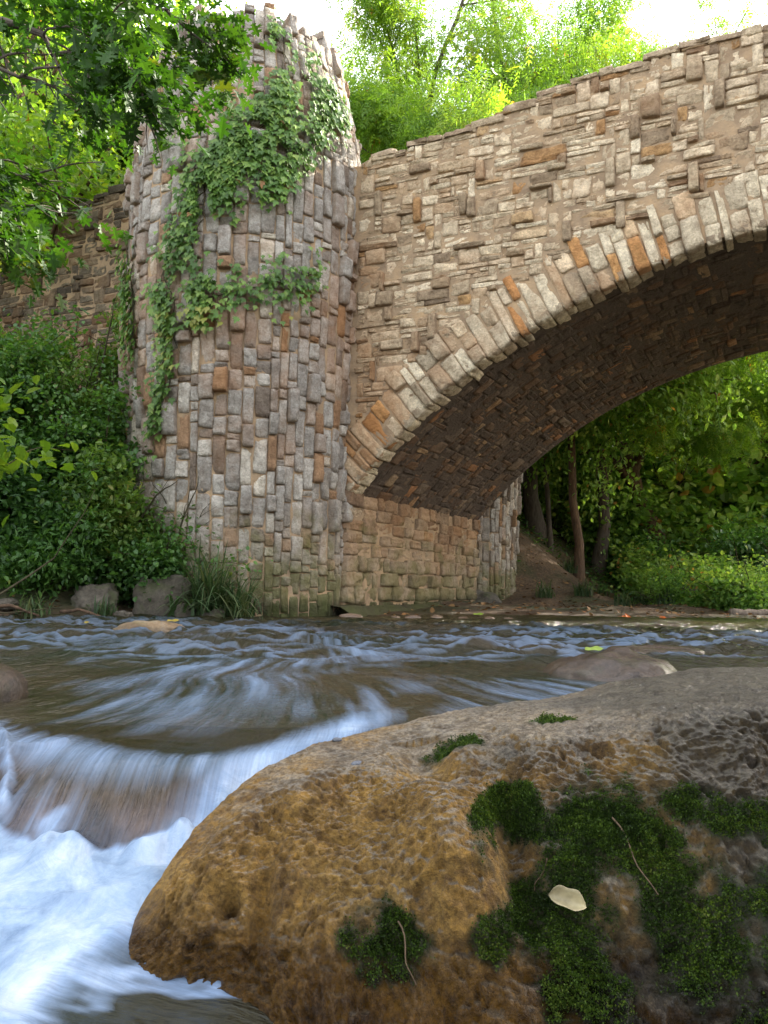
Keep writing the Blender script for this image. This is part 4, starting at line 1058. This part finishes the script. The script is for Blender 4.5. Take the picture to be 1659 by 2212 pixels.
# wood seen under the arch
LU = dict(LD, per=26, size=0.12, spread=0.36, mat=M_LUND)
GU = 'trees seen under the arch'
PU = dict(PT, lev=3, kids=[7, 4, 3], up=[0.05, 0.0, -0.02, -0.05]); PU['from'] = 0.62
tf = make_tree('tree', at(1252, 16.6), 'slim pale brown trunk forking under the arch, nearest tree of the far bank', 121, 4.4, 0.10, dict(PU, kids=[5, 3, 3], bias=np.array([0.25, -0.1, 0.0])), dict(LU, per=40, size=0.12), M_BARK2, group=GU, lean=(0.03, 0, 1))
tg = make_tree('tree', at(1165, 18.6), 'dark thick trunk beside the far tower under the arch', 122, 5.0, 0.19, PU, LU, M_BARK, group=GU, lean=(0.03, 0, 1))
make_tree('tree', at(1192, 18.0), 'thin crooked dark stem right of the thick dark trunk', 123, 3.6, 0.065, dict(PU, kids=[3, 3, 3]), dict(LU, per=24), M_BARK, group=GU, lean=(0.05, 0, 1))
th_ = make_tree('tree', at(1440, 19.5), 'broad pale trunk among bushes under the arch, to the right', 124, 4.4, 0.24, dict(PU, wob=0.18), dict(LU, per=40), M_BARK2, group=GU)
for src, px, Y, rz, sc, lb in [(tg, 1330, 24.0, 1.0, 0.9, 'green tree between the slim trunk and the broad trunk, farther back'),
                               (th_, 1600, 22.0, 2.0, 0.95, 'light green tree at the right end of the view under the arch'),
                               (tg, 1230, 27.0, 3.0, 1.1, 'distant tree low behind the slim pale trunk'),
                               (th_, 1500, 29.0, 4.4, 1.2, 'distant sunlit tree at right under the crown of the arch'),
                               (th_, 1750, 26.0, 5.4, 1.2, 'sunlit tree by the right border, just below the vault'),
                               (tg, 1400, 34.0, 5.0, 1.3, 'farthest tree seen through the middle of the opening'),
                               (tg, 1900, 20.0, 0.3, 1.0, 'tree mostly outside the right border beyond the bridge'),
                               (te, 1330, 31.0, 0.8, 1.1, 'leafy tree closing the gap low behind the broad pale trunk'),
                               (td, 1480, 27.0, 1.9, 0.95, 'full low tree filling the gap right of the broad pale trunk'),
                               (te, 1620, 26.0, 3.3, 0.95, 'full low tree close to the right border behind the bushes'),
                               (td, 1760, 31.0, 5.3, 1.1, 'full tree on the far slope at the right border'),
                               (te, 1560, 38.0, 2.6, 1.4, 'farthest leafy tree seen low at the right under the arch'),
                               (th_, 1080, 25.0, 0.8, 1.1, 'tree directly behind the far round tower')]:
    copy_tree(src, at(px, Y), rz, sc, lb)
# --- bushes
PB = dict(lev=2, wob=0.16, up=[0.06, 0.02, -0.05], kids=[5, 4], ang=(30, 70), ratio=(0.5, 0.75), ntip=4, flare=0); PB['from'] = 0.2
def make_bush(loc, label, seed, H, nst, leaf, group, spread=0.6, bias=(0, 0, 0)):
    R = np.random.default_rng(seed); root = empty('shrub', loc, label, 'shrub', group); mbt = MB(); tips = []
    for i in range(nst):
        d = np.array([R.normal(0, spread), R.normal(0, spread), 1.0]) + np.array(bias)
        grow(mbt, np.array(loc) + np.array([R.normal(0, 0.08), R.normal(0, 0.08), -0.05]), d, H * R.uniform(0.45, 0.7), 0.012 + 0.008 * H, 0, R, PB, tips)
    mbt.build('stem', M_STEM, root); foliage('foliage', tips, parent=root, R=R, **leaf); return root
LS = dict(per=13, spread=0.12, size=0.052, tmpl=L_BROAD, mat=M_LSHRUB, flat=0.6, droop=0.15, out=0.6, thin=0.0)
GB = 'shrubs on the left bank'
sh = [(-4.4, 8.7, 1.3, 8, 'big dark green shrub at the left end of the bank'),
      (-3.7, 9.7, 1.7, 8, 'tall shrub standing against the lower part of the left wall'),
      (-3.1, 9.5, 1.3, 8, 'dense shrub between the wall and the tall leaning rock'),
      (-2.7, 10.2, 1.5, 7, 'shrub at the corner where wall and tower meet'),
      (-3.5, 8.75, 0.8, 7, 'low shrub just above the waterline left of the rocks'),
      (-2.55, 9.3, 0.9, 7, 'leafy shrub right behind the tall leaning rock'),
      (-4.3, 10.6, 1.8, 8, 'shrub high on the slope below the left wall'),
      (-5.0, 9.7, 1.9, 8, 'tall shrub on the slope at the left border'),
      (-3.5, 10.6, 1.5, 8, 'shrub with its top against the middle of the left wall')]
for i, (x, y, H, ns, lb) in enumerate(sh):
    make_bush((x, y, gz(x, y)), lb, 200 + i, H, ns, dict(LS, mat=M_LSHRUB if i not in (2, 6, 8) else M_LSHRUB2, per=16 if H > 1 else 12, tmpl=L_BROAD if i % 2 else L_SIMPLE, size=0.055 if i % 2 else 0.075, thin=0.3), GB)
make_bush((-2.35, 9.35, gz(-2.35, 9.35)), 'spreading shrub whose thin twigs reach right across the tower face', 230, 1.5, 6, dict(LS, per=6, size=0.05), GB, 0.35, (0.40, -0.15, 0.3))
# bright hanging leaves close by at the left
R = np.random.default_rng(240)
yl = empty('sapling', (-2.75, 5.3, gz(-2.75, 5.3)), 'young tree with big yellow green leaves entering from the left border', 'sapling'); mbt = MB(); tips = []
grow(mbt, np.array([-3.1, 5.3, gz(-2.9, 5.3)]), (0.04, 0, 1), 1.4, 0.022, 0, R, dict(PB, kids=[6, 3], up=[0.05, -0.05, -0.1]), tips)
tips = [t_ for t_ in tips if t_[0][2] > 0.9]
mbt.build('trunk', M_STEM, yl); foliage('foliage', tips, 10, 0.12, 0.105, L_BROAD, M_LBRIGHT, yl, R, 0.7, 0.45, 0.5)
# bushes beyond the bridge
GV = 'bushes on the far bank'
LV = dict(LS, per=11, size=0.085, spread=0.20, thin=0.4)
fb = [(1420, 18.2, 1.5, 'dark bush right of the slim pale trunk'), (1480, 15.8, 1.0, 'low dark bush at the foot of the brown slope'), (1510, 17.4, 1.6, 'bush below the broad pale trunk'),
      (1560, 15.2, 1.1, 'green bush close to the far waterline'), (1640, 16.0, 1.5, 'bright bush at the right border above the log'), (1250, 20.0, 1.5, 'bush behind the foot of the slim trunk'),
      (1130, 20.5, 1.6, 'bush between the far tower and the thick dark trunk'), (1560, 19.0, 2.0, 'tall bush at right beyond the waterline bushes'), (1700, 18.5, 1.9, 'tall bush crossing the right border'), (1200, 23.0, 1.8, 'bush up the slope behind the two dark stems')]
fb += [(1300, 22.0, 3.0, 'tall leafy thicket closing the view between the slim and the broad trunk'), (1420, 22.5, 3.2, 'tall leafy thicket just behind the broad pale trunk'), (1540, 22.0, 3.2, 'tall thicket right of the broad trunk'),
       (1660, 22.5, 3.2, 'tall thicket cut by the right border'), (1180, 26.0, 3.4, 'far thicket behind the dark stems'), (1480, 28.0, 4.0, 'far high thicket in the middle right of the opening'), (1620, 28.0, 4.2, 'far high thicket at the right side of the opening'), (1360, 28.0, 4.0, 'far high thicket left of the middle of the opening'), (1440, 14.6, 0.8, 'low weedy bush at the far waterline left of the log'), (1600, 13.6, 0.8, 'low weedy bush right beside the driftwood log')]
proto = []
for i, (px, Y, H, lb) in enumerate(fb):
    if i < 4:
        proto.append((make_bush(at(px, Y, None), lb, 260 + i, H, 7, dict(LV, mat=M_LSHRUB if i == 0 else M_LUND), GV), H))
    else:
        src, h0 = proto[1 + i % 3] if H > 2.5 else proto[i % 4]; copy_tree(src, at(px, Y), i * 1.3, H / h0 * 1.1, lb)
# --- hanging oak branches, close at the upper left
oak = empty('oak_tree', (-4.9, 5.2, gz(-4.9, 5.2)), 'oak with lobed dark green leaves, its boughs hanging over the upper left', 'oak tree')
R = np.random.default_rng(300); mbt = MB(); tips = []
tube(mbt, [(-4.9, 5.2, gz(-4.9, 5.2) - 0.2), (-4.85, 5.2, 1.5), (-4.7, 5.15, 3.0), (-4.6, 5.1, 4.6), (-4.3, 5.2, 6.5)], [0.26, 0.21, 0.18, 0.14, 0.08], 10)
def limb(pts, r0, r1, seed, kids=12, L=0.75, drop=-0.05):
    Rl = np.random.default_rng(seed); pts = np.array(pts, float); q = np.linspace(0, 1, 16)
    tt = np.linspace(0, 1, len(pts)); S = np.stack([np.interp(q, tt, pts[:, k]) for k in range(3)], 1); S[1:-1] += Rl.normal(0, 0.03, (14, 3))
    tube(mbt, S, np.linspace(r0, r1, 16), 6)
    prm = dict(lev=2, wob=0.14, up=[drop, drop, drop], kids=[4, 3], ang=(25, 60), ratio=(0.5, 0.75), ntip=3, flare=0, rmin=0.0); prm['from'] = 0.25
    for j in range(kids):
        x = (0.2 + 0.8 * (j + Rl.uniform(0, 1)) / kids) * 15; i = min(int(x), 14); base = S[i] + (S[i + 1] - S[i]) * (x - i); ax = unit(S[i + 1] - S[i])
        nd = unit(ax * 0.9 + np.array([Rl.normal(0, 0.35), Rl.normal(0, 0.7), Rl.normal(-0.1, 0.5)]))
        grow(mbt, base, nd, L * Rl.uniform(0.5, 1.0), 0.010, 1, Rl, prm, tips)
limb([(-4.6, 5.1, 4.4), (-3.2, 5.0, 4.1), (-2.2, 4.9, 3.8), (-1.55, 4.8, 3.5)], 0.05, 0.006, 301, 13, 0.6, -0.06)
limb([(-4.65, 5.1, 3.5), (-3.4, 4.9, 3.45), (-2.6, 4.7, 3.45), (-1.95, 4.6, 3.4)], 0.04, 0.006, 302, 10, 0.42, -0.02)
limb([(-4.6, 5.1, 4.9), (-3.0, 5.4, 4.9), (-2.1, 5.6, 4.7), (-1.6, 5.6, 4.5)], 0.05, 0.008, 303, 11, 0.6, -0.05)
limb([(-4.7, 5.2, 3.0), (-3.8, 5.2, 3.0), (-3.0, 5.1, 2.85), (-2.45, 5.0, 2.65)], 0.03, 0.005, 306, 8, 0.36, -0.06)
limb([(-4.6, 5.4, 3.6), (-3.9, 5.7, 3.7), (-3.2, 6.0, 3.6), (-2.7, 6.1, 3.45)], 0.03, 0.005, 307, 11, 0.5, -0.08)
limb([(-4.6, 5.3, 3.2), (-3.8, 5.5, 3.3), (-3.1, 5.6, 3.15), (-2.6, 5.6, 2.95)], 0.03, 0.005, 308, 10, 0.42, -0.09)
mbt.build('trunk', M_BARK, oak)
tipsA = [t_ for t_ in tips if t_[0][0] < -1.1 and (t_[0][0] / t_[0][1] < -0.31 or t_[0][2] > 0.42 + 0.57 * t_[0][1])]
foliage('crown', tipsA, 5, 0.12, 0.125, OAK, M_LDARK, oak, R, 0.75, 0.35, 0.7)
# --- ivy on the tower
c0t = sw(np.array(TS), np.array(TW), np.array(0.0))
def tw_pt(a, z, out): return c0t + (float(trad(z)) + out) * (math.cos(a) * u3 - math.sin(a) * t3) + z * k3
# bearing on the tower (radians, 0 = towards the arch, pi/2 = faces the water), height: runs of the creeper
IV = [((0.80, 6.9), (0.60, 6.1), 0.08, 0.4), ((0.45, 6.5), (0.10, 5.9), 0.12, 0.6), ((0.70, 6.1), (0.80, 5.6), 0.13, 0.6), ((0.20, 6.1), (0.45, 5.6), 0.12, 0.5), ((0.66, 5.9), (1.30, 5.0), 0.14, 0.9), ((0.50, 5.55), (0.85, 4.75), 0.15, 0.9),
      ((0.95, 5.5), (1.25, 4.6), 0.26, 1.9), ((1.15, 5.0), (1.42, 4.4), 0.18, 1.0), ((1.34, 4.4), (1.62, 3.8), 0.10, 0.35), ((0.36, 3.95), (0.80, 3.66), 0.07, 0.28), ((0.80, 3.66), (1.40, 3.45), 0.09, 0.35),
      ((1.32, 3.8), (1.28, 3.2), 0.10, 0.4), ((1.68, 3.9), (1.50, 2.9), 0.12, 0.6), ((2.10, 4.1), (2.02, 3.0), 0.10, 0.5), ((1.55, 2.9), (1.66, 2.1), 0.09, 0.3), ((2.3, 4.6), (2.35, 3.6), 0.06, 0.15), ((1.75, 5.7), (1.45, 5.1), 0.04, 0.08)]
Rv = np.random.default_rng(330); mi = MB(); LC = []; LT = []; LN = []; LSZ = []; LTI = []
for (p0, p1, wd, dens) in IV:
    n = int(620 * dens)
    q = Rv.uniform(0, 1, n); off = Rv.normal(0, 0.45, n)
    A = p0[0] + (p1[0] - p0[0]) * q + off * wd; Z = p0[1] + (p1[1] - p0[1]) * q + Rv.normal(0, 0.16, n)
    for a, z in zip(A, Z):
        if z > 7.0: continue
        if float(vnoise(np.array([[a * 5.5, z * 4.2, 0.3]]), 5)[0]) < -0.50: continue
        er = math.cos(a) * u3 - math.sin(a) * t3; tg = -math.sin(a) * u3 - math.cos(a) * t3
        LC.append(tw_pt(a, z, Rv.uniform(0.05, 0.16))); LT.append(-k3 * 1.0 + tg * Rv.normal(0, 0.5) + er * Rv.uniform(0.1, 0.8)); LN.append(er + k3 * 0.75 + Rv.normal(0, 0.25, 3))
        LSZ.append(Rv.uniform(0.04, 0.10)); LTI.append(min(0.96, max(0.0, Rv.uniform(0, 0.9) + (0.25 if 2.7 < z < 3.4 and a < 1.75 else 0)))) if Rv.random() > 0.012 else LTI.append(0.99 if Rv.random() < 0.5 else 0.9)
ivy = empty('ivy', tuple(tw_pt(1.7, 2.0, 0)), 'creeper of lobed grey green leaves climbing diagonally over the tall tower', 'climbing plant')
leaves_mesh('foliage', np.array(LC), np.array(LT), np.array(LN), np.array(LSZ), IVY, M_IVY, ivy, np.array(LTI))
for (p0, p1, wd, dens) in IV:
    for k in range(2):
        o1 = Rv.normal(0, wd * 0.5, 2); q = np.linspace(0, 1, 14)
        pts = np.array([tw_pt(p0[0] + (p1[0] - p0[0]) * x + o1[0] * (1 - x) + o1[1] * x + 0.03 * math.sin(9 * x + k), p0[1] + (p1[1] - p0[1]) * x, 0.035 + 0.01 * math.sin(13 * x)) for x in q])
        tube(mi, pts, np.linspace(0.007, 0.003, 14), 5)
mi.build('stem', M_STEM, ivy)
# --- sedge clumps and grass at the water edge
def blades(name, cx, cy, n, L, label, seed, cat='grass tuft', group='grass tufts along the water', wid=0.010, arch=0.6, lean=(0.0, 0.0)):
    Rg = np.random.default_rng(seed); z0 = gz(cx, cy); mbg = MB()
    for i in range(n):
        x, y = cx + np.clip(Rg.normal(0, 0.07), -0.16, 0.16), cy + np.clip(Rg.normal(0, 0.05), -0.1, 0.1); l = L * Rg.uniform(0.5, 1.1); az_ = Rg.uniform(0, 2 * np.pi); ar = arch * Rg.uniform(0.3, 1.3)
        hx, hy = math.cos(az_) + lean[0], math.sin(az_) + lean[1]
        q = np.linspace(0, 1, 8); P = np.stack([x + hx * ar * l * q ** 2 * 0.7, y + hy * ar * l * q ** 2 * 0.7, z0 - 0.02 + l * (q - 0.75 * ar * q ** 2.4)], 1)
        sdv = unit(np.array([-hy, hx, 0.0])); wv = wid * (1 - q ** 2) + 0.0008
        V = np.concatenate([P + sdv * wv[:, None], P - sdv * wv[:, None]]); ii = np.arange(7)
        mbg.add(V, np.stack([ii, ii + 1, ii + 9, ii + 8], 1), tint=Rg.uniform(0, 1))
    return tag(mbg.build(name, M_GRASS, None, False), label, cat, group)
blades('sedge', -1.78, 8.60, 260, 1.15, 'large drooping sedge clump at the tower foot', 401, arch=0.95)
blades('sedge', -1.50, 8.62, 170, 0.95, 'second drooping sedge clump, right against the tower', 402, arch=0.95)
blades('sedge', -2.05, 8.45, 14, 0.75, 'few pale broad blades arching out over the water', 403, wid=0.016, arch=1.0, lean=(0.6, -0.4))
blades('grass_tuft', -1.05, 8.85, 60, 0.28, 'small grass tuft right of the sedge at the tower base', 404)
blades('grass_tuft', -0.45, 9.15, 60, 0.16, 'short bright grass at the joint of tower and arch', 405)
blades('grass_tuft', -3.3, 7.9, 60, 0.35, 'grass tuft at the waterline below the low shrub', 406)
blades('grass_tuft', -2.75, 8.25, 50, 0.3, 'grass tuft in front of the mossy bank rock', 407)
blades('grass_tuft', -4.0, 7.6, 70, 0.4, 'grass tuft at the left end of the waterline', 408)
for i, (px, Y) in enumerate([(1180, 14.6), (1260, 14.8), (1350, 14.2), (1440, 14.0), (1500, 14.6), (1590, 13.8), (1300, 16.0), (1230, 16.5), (1390, 15.0), (1650, 14.2), (1460, 15.5)]):
    x = (px - 830) / 1789 * Y; 
    blades('grass_tuft', x, Y, 90, 0.45, 'dull green grass tuft on the far bank under the arch', 410 + i, group='grass tufts on the far bank', arch=0.9)
# --- leaf litter on the banks
nL = 2600; Rg = np.random.default_rng(450); X_ = Rg.uniform(-5.5, 6, nL); Y_ = Rg.uniform(7.6, 19, nL); d_ = sdist(X_, Y_)
ok = d_ > 0.05; X_, Y_ = X_[ok], Y_[ok]; Z_ = ground_h(X_, Y_) + 0.012
M_LIT = leaf_mat('litter_leaf', [(0, (0.10, 0.055, 0.025)), (0.5, (0.22, 0.12, 0.05)), (0.9, (0.34, 0.20, 0.09)), (1, (0.42, 0.12, 0.02))], 0.1, (1, 1, 1), 0.7, 0.2)
tag(leaves_mesh('leaf_litter', np.stack([X_, Y_, Z_], 1), np.stack([Rg.normal(0, 1, len(X_)), Rg.normal(0, 1, len(X_)), Rg.normal(0, .25, len(X_))], 1), np.stack([Rg.normal(0, .3, len(X_)), Rg.normal(0, .3, len(X_)), np.ones(len(X_))], 1), Rg.uniform(0.05, 0.10, len(X_)), L_BROAD, M_LIT), 'brown fallen leaves scattered over both banks', 'leaves', kind='stuff')
# low ground cover on the bank slopes
nL = 26000; X_ = Rg.uniform(-7, 9, nL); Y_ = Rg.uniform(7.5, 26, nL); d_ = sdist(X_, Y_); pn = fbm(np.stack([X_ * 0.9, Y_ * 0.9, 0 * X_], 1), 3, 60)
rx_, ry_ = X_ - J[0], Y_ - J[1]; s_ = rx_ * u3[0] + ry_ * u3[1]; w__ = rx_ * t3[0] + ry_ * t3[1]
ok = (d_ > 0.25) & (pn > -0.25) & ~((w__ > -0.3) & (w__ < 6.4) & (s_ > -3)) ; X_, Y_ = X_[ok], Y_[ok]; Z_ = ground_h(X_, Y_) + Rg.uniform(0.01, 0.22, ok.sum())
tag(leaves_mesh('ground_cover', np.stack([X_, Y_, Z_], 1), np.stack([Rg.normal(0, 1, len(X_)), Rg.normal(0, 1, len(X_)), Rg.normal(0.2, .4, len(X_))], 1), np.stack([Rg.normal(0, .4, len(X_)), Rg.normal(0, .4, len(X_)), np.ones(len(X_))], 1), Rg.uniform(0.05, 0.12, len(X_)), L_SIMPLE, M_LSHRUB), 'low weeds covering the banks', 'weeds', kind='stuff')
# --- bright single leaves
M_YEL = simple_mat('yellow_leaf', (0.34, 0.25, 0.03), 0.5, 0.2, 50, 0.2); M_ORG = simple_mat('orange_leaf', (0.50, 0.13, 0.02), 0.6, 0.3, 50, 0.15)
M_LIME = simple_mat('lime_leaf', (0.22, 0.30, 0.04), 0.5, 0.2, 50, 0.2)
for (x, y, z, m_, L_, lb) in [(-1.50, 6.0, WL + 0.085, M_YEL, 0.09, 'yellow leaf on top of the flat tan rock in the riffle'),
                              (1.10, 9.5, WL + 0.05, M_LIME, 0.13, 'lime yellow leaf on the stones before the abutment'),
                              (0.93, 3.66, WL + 0.105, M_LIME, 0.09, 'pale green leaf on the wet rock behind the big boulder'),
                              (-2.35, 6.6, WL + 0.03, M_YEL, 0.08, 'yellow leaf floating left of the flat tan rock')]:
    curled_leaf('fallen_leaf', (x, y, z), (0, -0.35, 1), (1, 0.2, 0), L_, L_ * 0.55, m_, lb, 'leaf', None, 0.3)
for i in range(9):
    x, y = 3.35 + 0.22 * math.cos(i * 2.4) * (i % 3 + 1) * 0.5, 10.75 + 0.10 * math.sin(i * 1.7)
    curled_leaf('fallen_leaf', (x, y, gz(x, y) + 0.03 + 0.01 * (i % 3)), (0.3 * math.sin(i), -0.5, 1), (math.cos(i * 1.9), math.sin(i * 1.9), 0.1), 0.12, 0.07, M_ORG, 'orange dead leaf in the small pile on the bar under the arch', 'leaf', 'orange leaves piled on the gravel bar', 0.4)
x, y = 4.35, 10.9
curled_leaf('fallen_leaf', (x, y, gz(x, y) + 0.03), (0, -0.5, 1), (1, 0.1, 0), 0.13, 0.08, M_ORG, 'single orange leaf right of the orange leaf pile', 'leaf', None, 0.4)
# --- driftwood at right, roots at left
M_LOG = bark_mat('weathered_wood', (0.12, 0.09, 0.065), (0.30, 0.24, 0.18))
def wood(name, pts, r0, r1, label, cat, seed, mat=M_LOG, group=None):
    Rl = np.random.default_rng(seed); q = np.linspace(0, 1, 16); pts = np.array(pts, float); tt = np.linspace(0, 1, len(pts))
    S = np.stack([np.interp(q, tt, pts[:, k]) for k in range(3)], 1); S[:, 2] += Rl.normal(0, r0 * 0.12, 16); mbw = MB(); tube(mbw, S, np.linspace(r0, r1, 16) * Rl.uniform(0.85, 1.12, 16), 10)
    n = mbw.n; mbw.F.setdefault(10, []).append(np.array([list(range(9, -1, -1)), list(range(n - 10, n))])); return tag(mbw.build(name, mat), label, cat, group)
wood('log', [(5.1, 12.2, WL + 0.06), (5.7, 12.4, WL + 0.05), (6.5, 12.5, WL + 0.09)], 0.06, 0.045, 'pale driftwood log at the right end of the far waterline', 'log', 1)
wood('log', [(5.9, 13.2, WL + 0.22), (6.7, 13.2, WL + 0.30)], 0.05, 0.04, 'second shorter log lying behind the pale driftwood log', 'log', 2)
for i, (x0, y0, x1, y1) in enumerate([(-4.1, 7.5, -3.5, 7.75), (-3.7, 7.75, -3.2, 7.85), (-3.1, 8.05, -2.7, 8.05), (-3.9, 7.65, -3.7, 7.5)]):
    zz0, zz1 = gz(x0, y0), gz(x1, y1)
    wood('root', [(x0, y0, max(zz0, WL) + 0.04), ((x0 + x1) / 2, (y0 + y1) / 2 - 0.05, max(zz0, WL) + 0.07), (x1, y1, max(zz1, WL) + 0.02)], 0.022, 0.01, ['long bare root at the far left waterline', 'bare root lying left of the low rocks', 'short root below the mossy bank rock', 'stubby root at the left border'][i], 'root', 5 + i, M_BARK2)
# small pale scraps that catch the light
x, y = at(1116, 15.9)[:2]
rock('stone', x, y, gz(x, y) + 0.30, 0.05, 0.04, 0.08, simple_mat('white_stone', (0.6, 0.6, 0.58), 0.7, 0.1, 20), 'small white stone on the dark slope beside the far tower', 'stone', None, 71, 0, 0.2, 20)
rock('stone', -3.0, 9.35, gz(-3.0, 9.35) + 0.55, 0.07, 0.06, 0.12, simple_mat('pale_stone', (0.42, 0.38, 0.33), 0.8, 0.2, 20), 'pale upright stone among the shrubs below the left wall', 'stone', None, 72, 0, 0.25, 24)
print('vegetation done')
